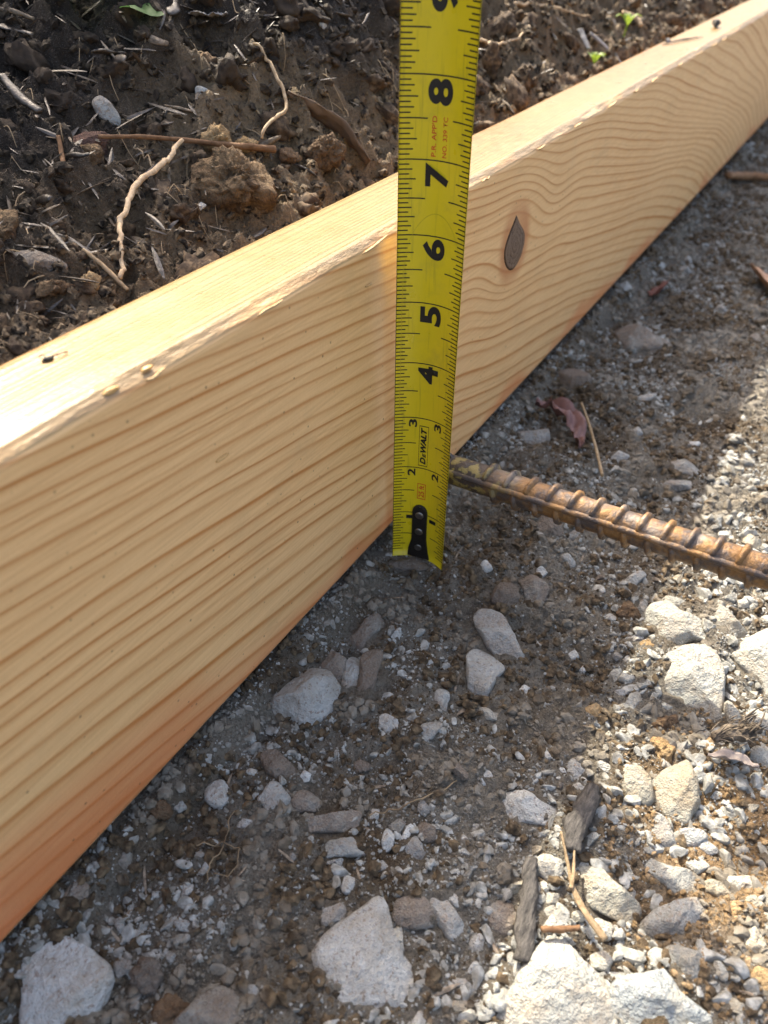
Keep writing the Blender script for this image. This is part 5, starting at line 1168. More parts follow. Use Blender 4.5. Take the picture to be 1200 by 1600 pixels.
# ------------------------------------------------------------------ gravel, crumbs and mulch too many to count
def scatter(name, shapes, xs, ys, sizes, mat, flat=(0.5, 0.9), sink=0.1, tilt=0.5, elong=1.5, smooth=False):
    allV = []; allF = []; k = 0
    n = len(xs); zs = ground_z(xs, ys)
    which = rng.integers(0, len(shapes), n)
    for si, (SV, SF) in enumerate(shapes):
        idx = np.nonzero(which == si)[0]; m = len(idx)
        if not m: continue
        a = rng.uniform(0, 2 * np.pi, m); tx = rng.uniform(-tilt, tilt, m); ty = rng.uniform(-tilt, tilt, m)
        sc = np.stack([sizes[idx] * rng.uniform(0.9, elong, m), sizes[idx] * rng.uniform(0.7, 1.0, m), sizes[idx] * rng.uniform(*flat, m)], -1)
        V = SV[None] * sc[:, None]
        cx, sx = np.cos(tx)[:, None], np.sin(tx)[:, None]
        Y = V[..., 1] * cx - V[..., 2] * sx; Z = V[..., 1] * sx + V[..., 2] * cx; X = V[..., 0]
        cy, sy = np.cos(ty)[:, None], np.sin(ty)[:, None]
        X, Z = X * cy + Z * sy, -X * sy + Z * cy
        ca, sa = np.cos(a)[:, None], np.sin(a)[:, None]
        X, Y = X * ca - Y * sa, X * sa + Y * ca
        W = np.stack([X + xs[idx][:, None], Y + ys[idx][:, None], Z + (zs[idx] + sizes[idx] * sink)[:, None]], -1)
        allV.append(W.reshape(-1, 3))
        allF.append((SF[None] + (np.arange(m) * len(SV))[:, None, None]).reshape(-1, 3) + k); k += m * len(SV)
    return link(name, mesh_from(name, np.vstack(allV), np.vstack(allF), mat, smooth))


def clear(x, y, r=0.0):
    ok = np.ones(len(x), bool)
    for a, b, c in placed: ok &= (x - a) ** 2 + (y - b) ** 2 > (c * 0.80 + r) ** 2
    return ok


def floor_points(n, power=1.5, keep=None, ymin=-0.215, ymax=0.018, xmax=1.25):
    x = 0.02 + xmax * rng.random(n * 3) ** power; y = ymin + (ymax - ymin) * rng.random(n * 3)
    if keep is not None:
        ok = rng.random(n * 3) < keep(x, y); x, y = x[ok], y[ok]
    x, y = x[:n], y[:n]; ok = clear(x, y)
    return x[ok], y[ok]


OCT = np.array([(0, 4, 2), (2, 4, 1), (1, 4, 3), (3, 4, 0), (2, 5, 0), (1, 5, 2), (3, 5, 1), (0, 5, 3)])
grain = []
for i in range(12):
    g_ = np.array([(1, 0, 0), (-1, 0, 0), (0, 1, 0), (0, -1, 0), (0, 0, 1), (0, 0, -1)], float)
    grain.append((g_ * rng.uniform(0.6, 1.25, (6, 1)) + rng.uniform(-0.3, 0.3, (6, 3)), OCT))
tiny = [chip_shape(0, 700 + i, 4, 0.35, 0.8, 0.25) for i in range(10)]
clump = [chip_shape(1, 760 + i, 3, 0.5, 0.9, 0.42) for i in range(8)]
small = [chip_shape(1, 720 + i, 7, 0.38, 0.72, 0.04) for i in range(10)]
px_, py_ = floor_points(8500, 1.5, field)
ps = (0.0009 + 0.0019 * rng.random(len(px_)) ** 2.2) * (1 + 0.6 * np.clip(px_ - 0.25, 0, 1)) * np.where(py_ < -0.115, 1.5, 1.0)
bigm = ps > 0.0013
tag(scatter('gravel', small, px_[bigm], py_[bigm], ps[bigm], M['pebble'], (0.5, 0.9), -0.1), 'pale grey gravel chips strewn over the brown dirt floor', 'gravel', kind='stuff')
tag(scatter('gravel_chips', tiny, px_[~bigm], py_[~bigm], ps[~bigm], M['pebble']), 'small pale stone chips strewn over the brown dirt floor', 'gravel', kind='stuff')
fx_ = 0.36 + 0.85 * rng.random(2400) ** 1.3; fy_ = -0.20 + 0.195 * rng.random(2400)
k_ = rng.random(2400) < np.clip(0.35 + 0.8 * vnoise(fx_ * 22, fy_ * 22, 0, 97), 0, 1)
tag(scatter('far_gravel', small, fx_[k_], fy_[k_], (0.0012 + 0.0026 * rng.random(int(k_.sum())) ** 2.5), M['pebble'], (0.5, 0.9), -0.1), 'pale gravel chips on the far part of the dirt floor', 'gravel', kind='stuff')
px_, py_ = floor_points(62000, 1.5, lambda x, y: np.clip(field(x, y) + 0.2, 0, 1))
ps = (0.0003 + 0.0006 * rng.random(len(px_)) ** 2) * (1 + 1.1 * np.clip(px_ - 0.2, 0, 1))
tag(scatter('gravel_grit', grain, px_, py_, ps, M['pebble'], (0.5, 1.0), 0.2, 1.0), 'fine pale stone grit strewn over the brown dirt floor', 'grit', kind='stuff')
cx_, cy_ = floor_points(56000, 1.5, lambda x, y: np.clip(1.15 - field(x, y), 0.15, 1))
cs = np.minimum((0.0004 + 0.0024 * rng.random(len(cx_)) ** 4.6) * (1 + 0.9 * np.clip(cx_ - 0.25, 0, 1)), 0.0032)
low = cs < 0.0009; big_ = cs > 0.0021
tag(scatter('earth_lumps', clump, cx_[big_], cy_[big_], cs[big_], M['crumb'], (0.6, 0.9), -0.15, 1.0, 1.3), 'lumps of brown earth on the dug out floor', 'soil crumbs', kind='stuff')
mid = ~low & ~big_
tag(scatter('earth_crumbs', tiny, cx_[mid], cy_[mid], cs[mid], M['crumb'], (0.6, 1.0), -0.1, 1.0, 1.3), 'brown crumbs of earth on the dug out floor', 'soil crumbs', kind='stuff')
tag(scatter('soil_grains', grain, cx_[low], cy_[low], cs[low], M['crumb'], (0.7, 1.0), 0.1, 1.0, 1.2), 'brown grains of earth covering the dug out floor', 'soil crumbs', kind='stuff')
a_ = rng.uniform(0, 6.28, 2600); r_ = 0.046 * np.sqrt(rng.random(2600))
sx_, sy_ = 0.190 + 1.35 * r_ * np.cos(a_), -0.176 + r_ * np.sin(a_)
tag(scatter('sand_crumbs', tiny, sx_, sy_, 0.0004 + 0.0012 * rng.random(2600) ** 2.5, M['sand'], (0.7, 1.0), 0.1, 1.0, 1.2), 'ochre crumbs of sandy earth spilled between the sunlit stones', 'soil crumbs', kind='stuff')


def bank_points(n, ymax=0.24, keep=None):
    x = 0.06 + 1.15 * rng.random(n) ** 1.5; y = 0.0405 + (ymax - 0.0405) * rng.random(n) ** 1.25
    if keep is not None:
        ok = rng.random(n) < keep(x, y); x, y = x[ok], y[ok]
    return x, y


bx_, by_ = bank_points(34000)
bs = (0.0004 + 0.0021 * rng.random(len(bx_)) ** 3.2) * (1 + 0.8 * np.clip(bx_ - 0.25, 0, 1))
low = bs < 0.0009; big_ = bs > 0.0018; mid = ~low & ~big_
tag(scatter('bank_lumps', clump, bx_[big_], by_[big_], bs[big_] * 1.25, M['bank_crumb'], (0.5, 0.85), -0.2, 1.0, 1.6), 'lumps of earth on the bank behind the board', 'soil crumbs', kind='stuff')
tag(scatter('bank_crumbs', tiny, bx_[mid], by_[mid], bs[mid], M['bank_crumb'], (0.6, 1.0), 0.0, 1.0, 1.4), 'crumbs of earth covering the bank behind the board', 'soil crumbs', kind='stuff')
tag(scatter('bank_grains', grain, bx_[low], by_[low], bs[low], M['bank_crumb'], (0.7, 1.0), 0.2, 1.0, 1.3), 'dark grains of earth covering the bank behind the board', 'soil crumbs', kind='stuff')
craggy = [chip_shape(2, 780 + i, 4, 0.45, 0.85, 0.36) for i in range(8)]
kx_, ky_ = bank_points(1150)
ks = (0.0022 + 0.0070 * rng.random(len(kx_)) ** 3.2) * (1 + 0.5 * np.clip(kx_ - 0.25, 0, 1)); ok_ = clear(kx_, ky_, 0.002)
tag(scatter('bank_clods', craggy, kx_[ok_], ky_[ok_], ks[ok_], M['bank_clod'], (0.5, 0.85), -0.1, 0.8, 1.6, True), 'crumbly clods of earth all over the bank behind the board', 'soil clods', kind='stuff')

# mulch: thin splinters of bark
splinter = []
for i in range(8):
    SV, SF = tube(smooth_path([(-1, 0, 0), (-0.4, 0.06 * random.uniform(-1, 1), 0.04), (0.3, 0.08 * random.uniform(-1, 1), 0.02), (1, 0, 0)], 5),
                  np.array([0.05, 0.16, 0.17, 0.14, 0.04]), 4, 0.4, i, 0.3)
    tri = []
    for q in SF: tri += [(q[0], q[j], q[j + 1]) for j in range(1, len(q) - 1)]
    splinter.append((SV, np.array(tri)))


def humus(x, y):
    up = sst(0.055, 0.115, y + 0.02 * vnoise(x * 25, y * 25, 0, 91))
    return np.clip(0.10 + up * (1 - 0.6 * sst(0.28, 0.36, x) * (1 - sst(0.10, 0.13, y))) * (1 - 0.6 * sst(0.42, 0.5, x)), 0, 1)


mx, my = bank_points(6200, 0.27, humus)
ms = 0.0022 + 0.0062 * rng.random(len(mx)) ** 2.2
tag(scatter('mulch', splinter, mx, my, ms, M['bark'], (0.5, 1.0), 0.25, 0.6, 1.4), 'dark shredded bark mulch on the bank behind the board', 'mulch', kind='stuff')
mx, my = bank_points(1100, 0.27, humus)
ms = 0.0018 + 0.0045 * rng.random(len(mx)) ** 2.2
tag(scatter('mulch_splinters', splinter, mx, my, ms, M['bark2'], (0.5, 1.0), 0.3, 0.7, 1.4), 'weathered brown bark splinters mixed into the bank behind the board', 'mulch', kind='stuff')
fx, fy = floor_points(260, 1.5)
tag(scatter('litter_fibres', splinter, fx, fy, 0.0012 + 0.003 * rng.random(len(fx)) ** 2, M['bark2'], (0.4, 0.8), 0.15, 0.3, 1.4), 'tiny bark fibres scattered over the dug out floor', 'plant litter', kind='stuff')

# hair roots sticking out of the bank
hair = []
for i in range(380):
    x = 0.10 + 0.75 * random.random() ** 1.4; y = 0.045 + 0.12 * random.random() ** 1.4
    z = float(ground_z(x, y)); ang = random.uniform(0, 6.28); ln = random.uniform(0.004, 0.020)
    pts = [(x, y, z - 0.001)]
    for s in range(3):
        ang += random.uniform(-0.9, 0.9); x += math.cos(ang) * ln / 3; y += math.sin(ang) * ln / 3 * 0.8
        y = max(y, 0.0395)
        pts.append((x, y, float(ground_z(x, y)) + random.uniform(0.0003, 0.0028)))
    hair.append(tube(smooth_path(pts, 7), np.linspace(0.00028, 0.00012, 7), 4, 1, i))
v, f = merge(hair)
tag(link('hair_roots', mesh_from('hair_roots', v, f, M['rootlet'])), 'fine pale hair roots sticking out of the bank', 'roots', kind='stuff')

# single larger bark chips, each its own object
bark_shapes = []
for i in range(8):
    pts = [(-1, 0, 0), (-0.4, 0.10 * random.uniform(-1, 1), 0.06 * random.random()), (0.35, 0.12 * random.uniform(-1, 1), 0.05), (1, 0.05, 0)]
    SV, SF = tube(smooth_path(pts, 12), 0.19 * np.clip(1.25 * np.sin(np.linspace(0.25, 2.85, 12)) ** 0.5, 0.2, 1.2), 8, 0.38, i, 0.5)
    bark_shapes.append((SV, SF))
bark_meshes = {}
made = 0
while made < 150:
    x = 0.10 + 0.75 * random.random() ** 1.5; y = 0.052 + 0.19 * random.random()
    if random.random() > float(humus(np.array(x), np.array(y))) or not free(x, y, 0.003): continue
    k = (random.randrange(8), random.choice(('bark', 'bark', 'bark2')))
    if k not in bark_meshes: bark_meshes[k] = mesh_from('bark_chip', *bark_shapes[k[0]], M[k[1]])
    o = link('bark_chip', bark_meshes[k])
    e = 0.003
    gyy = float(ground_z(x, y + e) - ground_z(x, y - e)) / (2 * e)
    o.location = (x, y, float(ground_z(x, y)) + 0.0012)
    o.rotation_euler = (math.atan(max(-1, min(1, gyy))) + random.uniform(-.3, .3), random.uniform(-.3, .3), random.uniform(0, 6.28))
    s = random.uniform(0.004, 0.0105)
    o.scale = (s, s * random.uniform(0.7, 1.3), s * random.uniform(0.7, 1.2))
    tag(o, 'dark bark chip among the shredded mulch on the bank', 'bark chip', 'bark chips on the bank'); made += 1


# ------------------------------------------------------------------ roots, twigs, leaves and sticks one can pick out
def path_on_ground(P, lift=0.0):
    P = np.array(P, float) / 1000
    d = ground_noise(P[:, 0], P[:, 1])
    P[:, 2] += (np.clip(d.mean() + 0.35 * (d - d.mean()), -0.001, 0.02) + lift)
    return P


def strand(name, P, radii, mat, label, cat, sides=8, flat=1.0, n=28, lift=0.0, rough=0.18, wiggle=0.0, group=None):
    Q = smooth_path(path_on_ground(P, lift), n)
    if wiggle: Q = Q + wiggle * np.stack([vnoise(np.arange(n) * 0.7, 0 * np.arange(n), s, 5 + s) for s in range(3)], -1)
    r = np.interp(np.linspace(0, 1, n), np.linspace(0, 1, len(radii)), np.array(radii) / 1000)
    v, f = tube(Q, r, sides, flat, len(label), rough)
    o = link(name, mesh_from(name, v - Q[0], f, mat), None, tuple(Q[0]))
    return tag(o, label, cat, group)


strand('root', TWIG_ROOT_CURVED, [.5, .75, .8, .75, .7], M['root'], 'pale root curving like a hook above the right end of the brown twig', 'root', lift=0.006, wiggle=0.0006)
rp = strand('root', ROOT_PALE, [0.9, 1.15, 1.1, 1.0, .9, .8], M['root'], 'long pale root hanging down the bank to the top of the board', 'root', n=44, lift=0.003, wiggle=0.0008)
strand('root', ROOT_FINE, [.3, .35, .2], M['root'], 'thin branching rootlet beside the top of the long pale root', 'root', n=20, wiggle=0.0012)
strand('twig', TWIG_BROWN, [.8, .9, 1.0, 1.3, 1.6], M['twig'], 'straight brown twig lying level across the bank, thicker at its right end', 'twig', n=30)
strand('twig', STICK_THIN, [.7, .9, .8], M['straw'], 'short thin stick leaning against the board left of the pale root foot', 'twig')
strand('twig', STICK_ORANGE, [.9, 1.0, .9], M['twig'], 'short orange brown stick standing in the dark soil at far left', 'twig')
strand('twig', STICK_DARK_LEFT, [1.6, 2.6, 1.8], M['bark'], 'thick dark weathered stick at far left of the bank', 'stick', flat=0.6)
strand('twig', STICK_TOP_LEFT, [1.1, 1.5, 1.0], M['bark2'], 'grey brown stick near the top left corner', 'stick', flat=0.7)
strand('twig', PAINT_STICK, [2.6, 2.6, 2.0], M['grey_wood'], 'short whitish wood splinter on the bank, left of the green sprouts', 'wood splinter', flat=0.3)
strand('twig', STICK_RIGHT_BANK, [1.2, 1.4, 1.2], M['grey_wood'], 'grey stick slanting down to the board beside the green sprouts', 'stick')
strand('twig', STICK_ROOT_BANK, [1.6, 1.8, 2.2], M['root'], 'stubby pale root bending down behind the board right of the sprouts', 'root')
strand('root', ROOT_BANK_A, [.9, 1.0, .8, .5], M['root'], 'long thin root near the top of the bank, right of the tape', 'root', wiggle=0.001)
strand('root', ROOT_BANK_B, [.8, .9, .6], M['root'], 'straight pale root on the bank close to the right edge of the tape', 'root', wiggle=0.001)
strand('root', ROOT_BANK_C, [.6, .7, .5], M['root'], 'fine wavy root low on the bank just above the board, right of the tape', 'root', wiggle=0.0015)
strand('root', ROOT_HAIR_A, [.22, .25, .15], M['rootlet'], 'hair thin root lying on the dirt below the lone white pebbles', 'root', 5, wiggle=0.0008, lift=0.001)
strand('root', ROOT_HAIR_B, [.22, .25, .15], M['rootlet'], 'looped hair thin root on the dirt near the lone white pebbles', 'root', 5, wiggle=0.0008, lift=0.001)
strand('root', ROOT_HAIR_C, [.25, .3, .2], M['rootlet'], 'hair thin straight root lying across the dirt above the leaning finger stone', 'root', 5, wiggle=0.0006, lift=0.001)
strand('twig', TWIG_UPRIGHT, [.7, .8, .8, .9], M['straw'], 'thin tan twig standing behind the rebar beside the pinkish leaf', 'twig')
strand('twig', TWIG_FAR, [.9, 1.0, .9], M['bark2'], 'thin bent twig on the far ground at the right edge', 'twig', lift=-0.002)
strand('stick', STICK_BROWN_FAR, [4.5, 5.5, 5.0], M['twig'], 'short thick brown stick on the far ground near the board', 'stick', flat=0.8)
strand('stick', CHAR_UPRIGHT, [2.0, 3.1, 3.3, 2.4], M['char'], 'charred dark stick pointing away from the largest white rock', 'stick', 10, 0.5, rough=0.35)
strand('stick', CHAR_BROAD, [2.6, 4.0, 4.2, 2.6], M['char'], 'broad charred wood piece at the shadow edge left of the shaded stones', 'stick', 10, 0.45, rough=0.4)
strand('stem', STRAW_STEM, [.4, .6, .8, 1.2, 1.5], M['straw'], 'split straw coloured plant stem beside the long cream stone', 'plant stem', flat=0.45, rough=0.3)
strand('stem', STRAW_STEM_B, [.3, .6, .7], M['straw'], 'short straw blade crossing the top of the split straw coloured stem', 'plant stem', flat=0.4)
strand('twig', TWIG_REDDISH, [.9, 1.1, .8], M['twig'], 'reddish twig lying level above the largest white rock', 'twig')


def leaf(name, P, widths, mat, label, cat='leaf', roll=0.0, cup=0.25, crinkle=0.0008, parent=None):
    """leaf blade along a path; width in mm; a midrib fold, some crinkle and a real thickness"""
    n = 22; k = 9
    Q = smooth_path(path_on_ground(P), n)
    w = np.interp(np.linspace(0, 1, n), np.linspace(0, 1, len(widths)), np.array(widths) / 1000)
    T = np.gradient(Q, axis=0); T /= np.linalg.norm(T, axis=1)[:, None]
    S = np.cross(T, (0, 0, 1)); S /= np.linalg.norm(S, axis=1)[:, None] + 1e-9
    N = np.cross(S, T)
    S2 = S * math.cos(roll) + N * math.sin(roll); N2 = np.cross(S2, T)
    u = np.linspace(-1, 1, k)
    hh = cup * w[:, None] * np.abs(u)[None] ** 1.5 + crinkle * fbm(np.arange(n)[:, None] * 0.5, u[None] * 2, 0, len(label), 2)
    A = Q[:, None] + (u[None] * w[:, None] / 2)[..., None] * S2[:, None] + hh[..., None] * N2[:, None]
    B = A - N2[:, None] * 0.00025
    m = n * k
    f = grid_faces(n, k); F = [tuple(q) for q in f] + [tuple(q[::-1] + m) for q in f]
    lp = [j for j in range(k)] + [i * k + k - 1 for i in range(1, n)] + [(n - 1) * k + j for j in range(k - 2, -1, -1)] + [i * k for i in range(n - 2, 0, -1)]
    F += [(a, a + m, b + m, b) for a, b in zip(lp, lp[1:] + lp[:1])]
    V = np.vstack([A.reshape(-1, 3), B.reshape(-1, 3)])
    if parent is not None: return link(name, mesh_from(name, V - np.array(parent.location), F, mat), parent)
    return tag(link(name, mesh_from(name, V - Q[0], F, mat), None, tuple(Q[0])), label, cat)


leaf('dry_leaf', LEAF_PINK, [3, 9, 12, 9, 2], M['pink_leaf'], 'pinkish dry leaf curled on the ground behind the rebar', roll=0.25, cup=0.35, crinkle=0.004)
leaf('dry_leaf', LEAF_RED, [3, 14, 12, 4], M['red_leaf'], 'dark red dry leaf on the far ground right of the board', roll=0.6)
leaf('dry_leaf', LEAF_BROWN_EDGE, [4, 22, 26, 16], M['brown_leaf'], 'brown dry leaf cut by the right frame edge on the far ground', roll=0.5)
leaf('dry_leaf', LEAF_CURLED, [1, 4.5, 5, 4, 1], M['grey_leaf'], 'narrow greyish curled leaf on the sandy spill at right', roll=0.3, cup=0.4)
leaf('dry_leaf', LEAF_BLADE, [3, 8, 10, 8], M['dead_blade'], 'long brown dead leaf blade sloping down the bank towards the board', roll=1.0, cup=0.1)
leaf('bark_flake', BARK_FLAT, [5, 9, 8, 3], M['grey_wood'], 'flat dark grey flake of wood near the top of the bank', 'wood flake', roll=0.2, cup=0.05)

# shredded fibre clump among the sunlit stones
fb = []
Pq = path_on_ground(BARK_FIBRE, 0.003)
Qc = smooth_path(Pq, 20)
fb.append(tube(Qc, 0.0036 * np.sin(np.linspace(0.3, 2.9, 20)) ** 0.6, 8, 0.7, 4, 0.5))
for i in range(70):
    s = random.randrange(1, 16); st = Qc[s] + np.array([random.gauss(0, .002), random.gauss(0, .002), random.uniform(0, .0035)])
    dirn = (Qc[min(s + 4, 19)] - Qc[s]) + np.array([random.gauss(0, .0015) for _ in range(3)])
    fb.append(tube(smooth_path([st, st + dirn * 0.6 + np.array([0, 0, .0006]), st + dirn * 1.3], 6), np.array([.15, .3, .34, .3, .25, .1]) / 1000, 4, 0.8, i))
v, f = merge(fb)
tag(link('bark_shred', mesh_from('bark_shred', v, f, M['bark2'])), 'shaggy shred of grey brown bark above the greyish curled leaf', 'bark')

# litter on top of the board
def lump(name, loc, size, mat, label, cat, seed, rot=0.0):
    V, F = chip_shape(2, seed, 8, 0.4, 0.8, 0.15)
    o = link(name, mesh_from(name, V * np.array(size) / 1000, F, mat), None, loc)
    o.rotation_euler = (0, 0, rot)
    return tag(o, label, cat)


def board_point(px, py, z=0.0015):
    return (px, py, z)


lump('bark_chip', (0.846, 0.018, 0.0028), (9, 4.5, 3.4), M['char'], 'black chip of bark lying on the far end of the board top', 'bark chip', 51, 0.2)
lump('wood_flake', (0.742, 0.031, 0.0014), (7, 3, 1.6), M['grey_wood'], 'pale grey flake on the board top left of a dark splinter', 'wood flake', 52)
strand_pts = np.array([(0.722, 0.030, 0.0009), (0.742, 0.025, 0.0013), (0.760, 0.020, 0.0011), (0.778, 0.012, 0.0008)])
v, f = tube(smooth_path(strand_pts, 14), np.array([.3, .6, .8, .6, .9, .7, .7, .9, 1.0, .9, .7, .6, .4, .2]) / 1000, 6, 0.7, 3, 0.3)
tag(link('splinter', mesh_from('splinter', v - strand_pts[0], f, M['char']), None, tuple(strand_pts[0])), 'thin dark splinter lying on the board top near the black bark chip', 'wood splinter')
v, f = merge([tube(smooth_path(np.array([(0, 0, 0.0003), (0.0018, -0.0006, 0.0007), (0.0032, -0.0002, 0.0005), (0.0042, 0.0006, 0.0003)]), 12), np.array([.1, .4, .8, .9, .6, .8, .5, .4, .3, .25, .2, .1]) / 1000, 6, 0.7, 3, 0.5),
              tube(smooth_path(np.array([(0.003, 0, 0.0004), (0.0055, -0.0012, 0.0008), (0.0075, -0.0014, 0.0003)]), 9), 0.00018, 5),
              tube(smooth_path(np.array([(0.0015, 0, 0.0004), (0.0022, 0.0018, 0.0009), (0.0018, 0.0032, 0.0004)]), 9), 0.00016, 5)])
tag(link('plant_scrap', mesh_from('plant_scrap', v, f, M['char']), None, (0.1165, 0.026, 0.0)), 'tiny dark plant scrap on the bright near end of the board top', 'plant scrap')


# sprouts and the green plant at the top edge
def sprout(P, label, blades, size):
    root = bpy.data.objects.new('sprout', None); COL.objects.link(root)
    P = np.array(P) / 1000; g = float(ground_z(P[0, 0], P[0, 1])); root.location = (P[0, 0], P[0, 1], g)
    tag(root, label, 'sprout', 'green sprouts behind the board')
    v, f = tube(smooth_path([(0, 0, -0.002), (0.0005, -0.001, size * 0.35), (0, -0.002, size * 0.6)], 6), 0.0007, 6)
    link('stem', mesh_from('stem', v, f, M['sprout']), root)
    for i in range(blades):
        a = i * 6.28 / blades + 0.5
        d = np.array([math.cos(a), math.sin(a), 0])
        n = 8; tt_ = np.linspace(0, 1, n)
        C_ = np.array([0, -0.002, size * 0.6]) + d[None] * (tt_ * size * 0.55)[:, None] + np.array([0, 0, 1])[None] * (size * 0.45 * np.sin(tt_ * 2.2))[:, None]
        S_ = np.array([-d[1], d[0], 0]); w = size * 0.16 * np.sin(np.linspace(0.25, 3.0, n))
        V = np.vstack([C_ + S_ * w[:, None], C_ + np.array([0, 0, -.0006]), C_ - S_ * w[:, None]])
        F = [(j, j + 1, n + j + 1, n + j) for j in range(n - 1)] + [(n + j, n + j + 1, 2 * n + j + 1, 2 * n + j) for j in range(n - 1)]
        link('leaf', mesh_from('leaf', V, F, M['sprout']), root)


sprout(SEED_A, 'yellow green sprout behind the board, the lower left one of two', 5, 0.015)
sprout(SEED_B, 'yellow green sprout behind the board, the upper right one of two', 4, 0.018)

PLANT_AT = (0.3014, 0.1570, float(ground_z(0.3014, 0.1570)))
plant = bpy.data.objects.new('green_plant', None); COL.objects.link(plant); plant.location = PLANT_AT
tag(plant, 'green leafy weed at the top edge of the picture on the dark bank', 'plant')
pv, pf = tube(smooth_path([(0, 0, -.003), (0, .002, .004), (0, .006, .008)], 8), 0.0009, 6)
link('stem', mesh_from('stem', pv, pf, M['green']), plant)
for i, (dx_, dy_, dz_, sz_) in enumerate(((-.0005, -.002, .0025, .018), (-.022, .010, .010, .016), (.014, .008, .012, .018), (.002, .016, .016, .020), (-.016, .020, .014, .018))):
    n = 20; aa = np.linspace(0, 2 * np.pi, n, endpoint=False)
    rr = sz_ / 2 * (1 + 0.16 * np.cos(aa * 5) + 0.08 * np.cos(aa * 11))
    ring_ = np.stack([rr * np.cos(aa), rr * np.sin(aa), 0.12 * sz_ * np.cos(aa * 2)], -1)
    V = np.vstack([ring_, ring_ * 0.5 + np.array([0, 0, 0.05 * sz_]), [[0, 0, 0]]]) + np.array([dx_, dy_, dz_])
    F = [(j, (j + 1) % n, n + (j + 1) % n, n + j) for j in range(n)] + [(n + j, n + (j + 1) % n, 2 * n) for j in range(n)]
    link('leaf', mesh_from('leaf', V, F, M['green']), plant)
GT = path_on_ground(GRASS_TOP, 0.0)
v, f = tube(smooth_path(GT, 14), np.linspace(0.0007, 0.0003, 14), 6)
tag(link('root', mesh_from('root', v - GT[0], f, M['straw']), None, tuple(GT[0])), 'thin tan stalk curving up beside the green weed', 'stalk')


# ------------------------------------------------------------------ unseen foliage added to shade the bank
S_ = np.array(SUN)


def build_sky_block_shrub():
    # unseen shrub added behind the bank to keep the low sky off it
    root = bpy.data.objects.new('sky_block_shrub', None); COL.objects.link(root)
    root.location = (0.7, 1.3, float(ground_z(0.7, 1.3)))
    tag(root, 'unseen leafy shrub added behind the bank to block the low sky', 'shrub')
    n = 5200
    z = 0.12 + 1.5 * rng.random(n); x = -1.2 + 3.9 * rng.random(n); y = 0.75 * z + 0.34 + 0.7 * rng.random(n) ** 1.5 + 0.35 * np.abs(vnoise(x * 2.5, z * 2.5, 0, 95))
    d = rng.normal(size=(n, 3)); d /= np.linalg.norm(d, axis=1)[:, None]
    s = np.cross(d, rng.normal(size=(n, 3))); s /= np.linalg.norm(s, axis=1)[:, None]
    sz = (0.030 + 0.030 * rng.random(n))[:, None]
    p = np.stack([x, y, z], -1); nn = np.cross(s, d)
    V = np.stack([p - d * sz, p + s * sz * .42 + nn * sz * .12, p + d * sz * 1.1, p - s * sz * .42 + nn * sz * .12], 1).reshape(-1, 3)
    k = np.arange(n)[:, None] * 4
    F = np.vstack([k + np.array([[0, 1, 2]]), k + np.array([[0, 2, 3]])])
    o = link('leaves', mesh_from('leaves', V - np.array(root.location), F, M['green'], False), root); o['kind'] = 'stuff'
    base_ = np.array([0.7, 1.55, 0.05]); parts = []
    for i in range(22):
        e = p[rng.integers(n)]
        parts.append(tube(smooth_path([base_ + rng.normal(size=3) * 0.04 - np.array([0, 0, .1]), base_ * .5 + e * .5 + rng.normal(size=3) * .05, e], 10), np.linspace(.014, .002, 10), 6))
    v, f = merge(parts)
    link('stem', mesh_from('stem', v - np.array(root.location), f, M['bark2']), root)


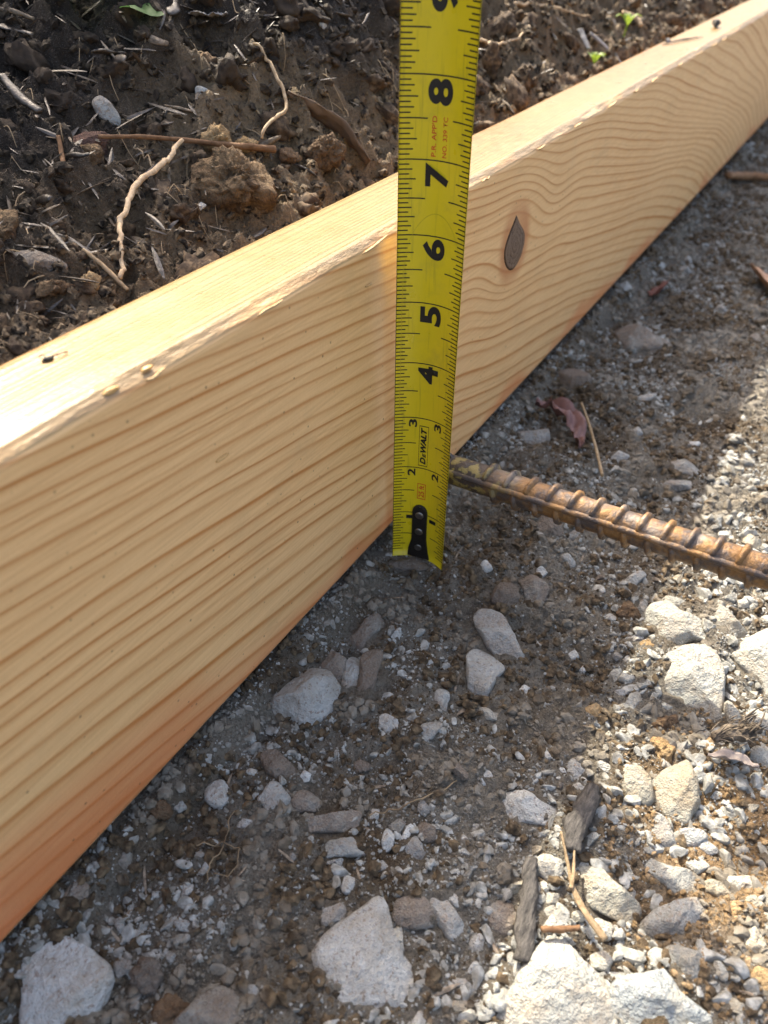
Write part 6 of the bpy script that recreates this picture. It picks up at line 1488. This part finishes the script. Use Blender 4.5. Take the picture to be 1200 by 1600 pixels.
def build_shade_branch():  # unseen branch, its leaves placed along the sun to shade chosen spots
    root = bpy.data.objects.new('shade_branch', None); COL.objects.link(root)
    tag(root, 'unseen leafy branch added between the bank and the sun to dapple it', 'branch')
    spots = SHADE_SPOTS
    LV = []; LF = []; k = 0
    ends = []
    for (x, y, z, rad, n, dist) in spots:
        for i in range(n):
            a = random.uniform(0, 6.28); r = rad * math.sqrt(random.random())
            dd = dist + random.uniform(-0.12, 0.12)
            p = np.array([x + r * math.cos(a), y + r * math.sin(a), z]) + S_ * dd
            sz = random.uniform(0.020, 0.036)
            d = np.array([random.gauss(0, 1), random.gauss(0, 1), random.gauss(-.3, .5)]); d /= np.linalg.norm(d)
            s = np.cross(d, np.array([random.gauss(0, .5), random.gauss(0, .5), 1])); s /= np.linalg.norm(s)
            nn = np.cross(s, d)
            pts = [p - d * sz, p - d * sz * .3 + s * sz * .42 + nn * sz * .1, p + d * sz * .4 + s * sz * .36 + nn * sz * .1, p + d * sz * 1.1,
                   p + d * sz * .4 - s * sz * .36 + nn * sz * .1, p - d * sz * .3 - s * sz * .42 + nn * sz * .1, p + d * sz * .1]
            LV += pts; LF += [(k, k + 1, k + 6), (k + 1, k + 2, k + 6), (k + 2, k + 3, k + 6), (k + 3, k + 4, k + 6), (k + 4, k + 5, k + 6), (k + 5, k, k + 6)]; k += 7
        ends.append(np.array([x, y, z]) + S_ * dist)
    o = link('leaves', mesh_from('leaves', np.array(LV), np.array(LF), M['green'], False), root); o['kind'] = 'stuff'
    hub = np.mean(ends, 0) + np.array([0.35, 0.45, 0.5])
    parts = [tube(smooth_path([hub + np.array([.9, 1.0, .5]), hub + np.array([.4, .45, .3]), hub], 16), np.linspace(.02, .009, 16), 8)]
    for e in ends:
        parts.append(tube(smooth_path([hub, (hub * .45 + e * .55) + np.array([0, 0, .03]), e], 10), np.linspace(.005, .0012, 10), 6))
    v, f = merge(parts)
    link('stem', mesh_from('stem', v, f, M['bark2']), root)


SHADE_SPOTS = [
    (0.245, 0.150, 0.025, 0.060, 60, 0.75),     # upper left of the bank
    (0.205, 0.105, 0.005, 0.026, 22, 0.70),
    (0.165, 0.088, 0.000, 0.022, 16, 0.70),
    (0.330, 0.185, 0.050, 0.040, 3, 0.80),
    (0.430, 0.125, 0.045, 0.045, 12, 0.80),     # top, left of the tape
    (0.205, -0.205, -0.163, 0.016, 7, 0.95),    # dapple on the sandy spill
]
build_shade_branch()
build_sky_block_shrub()
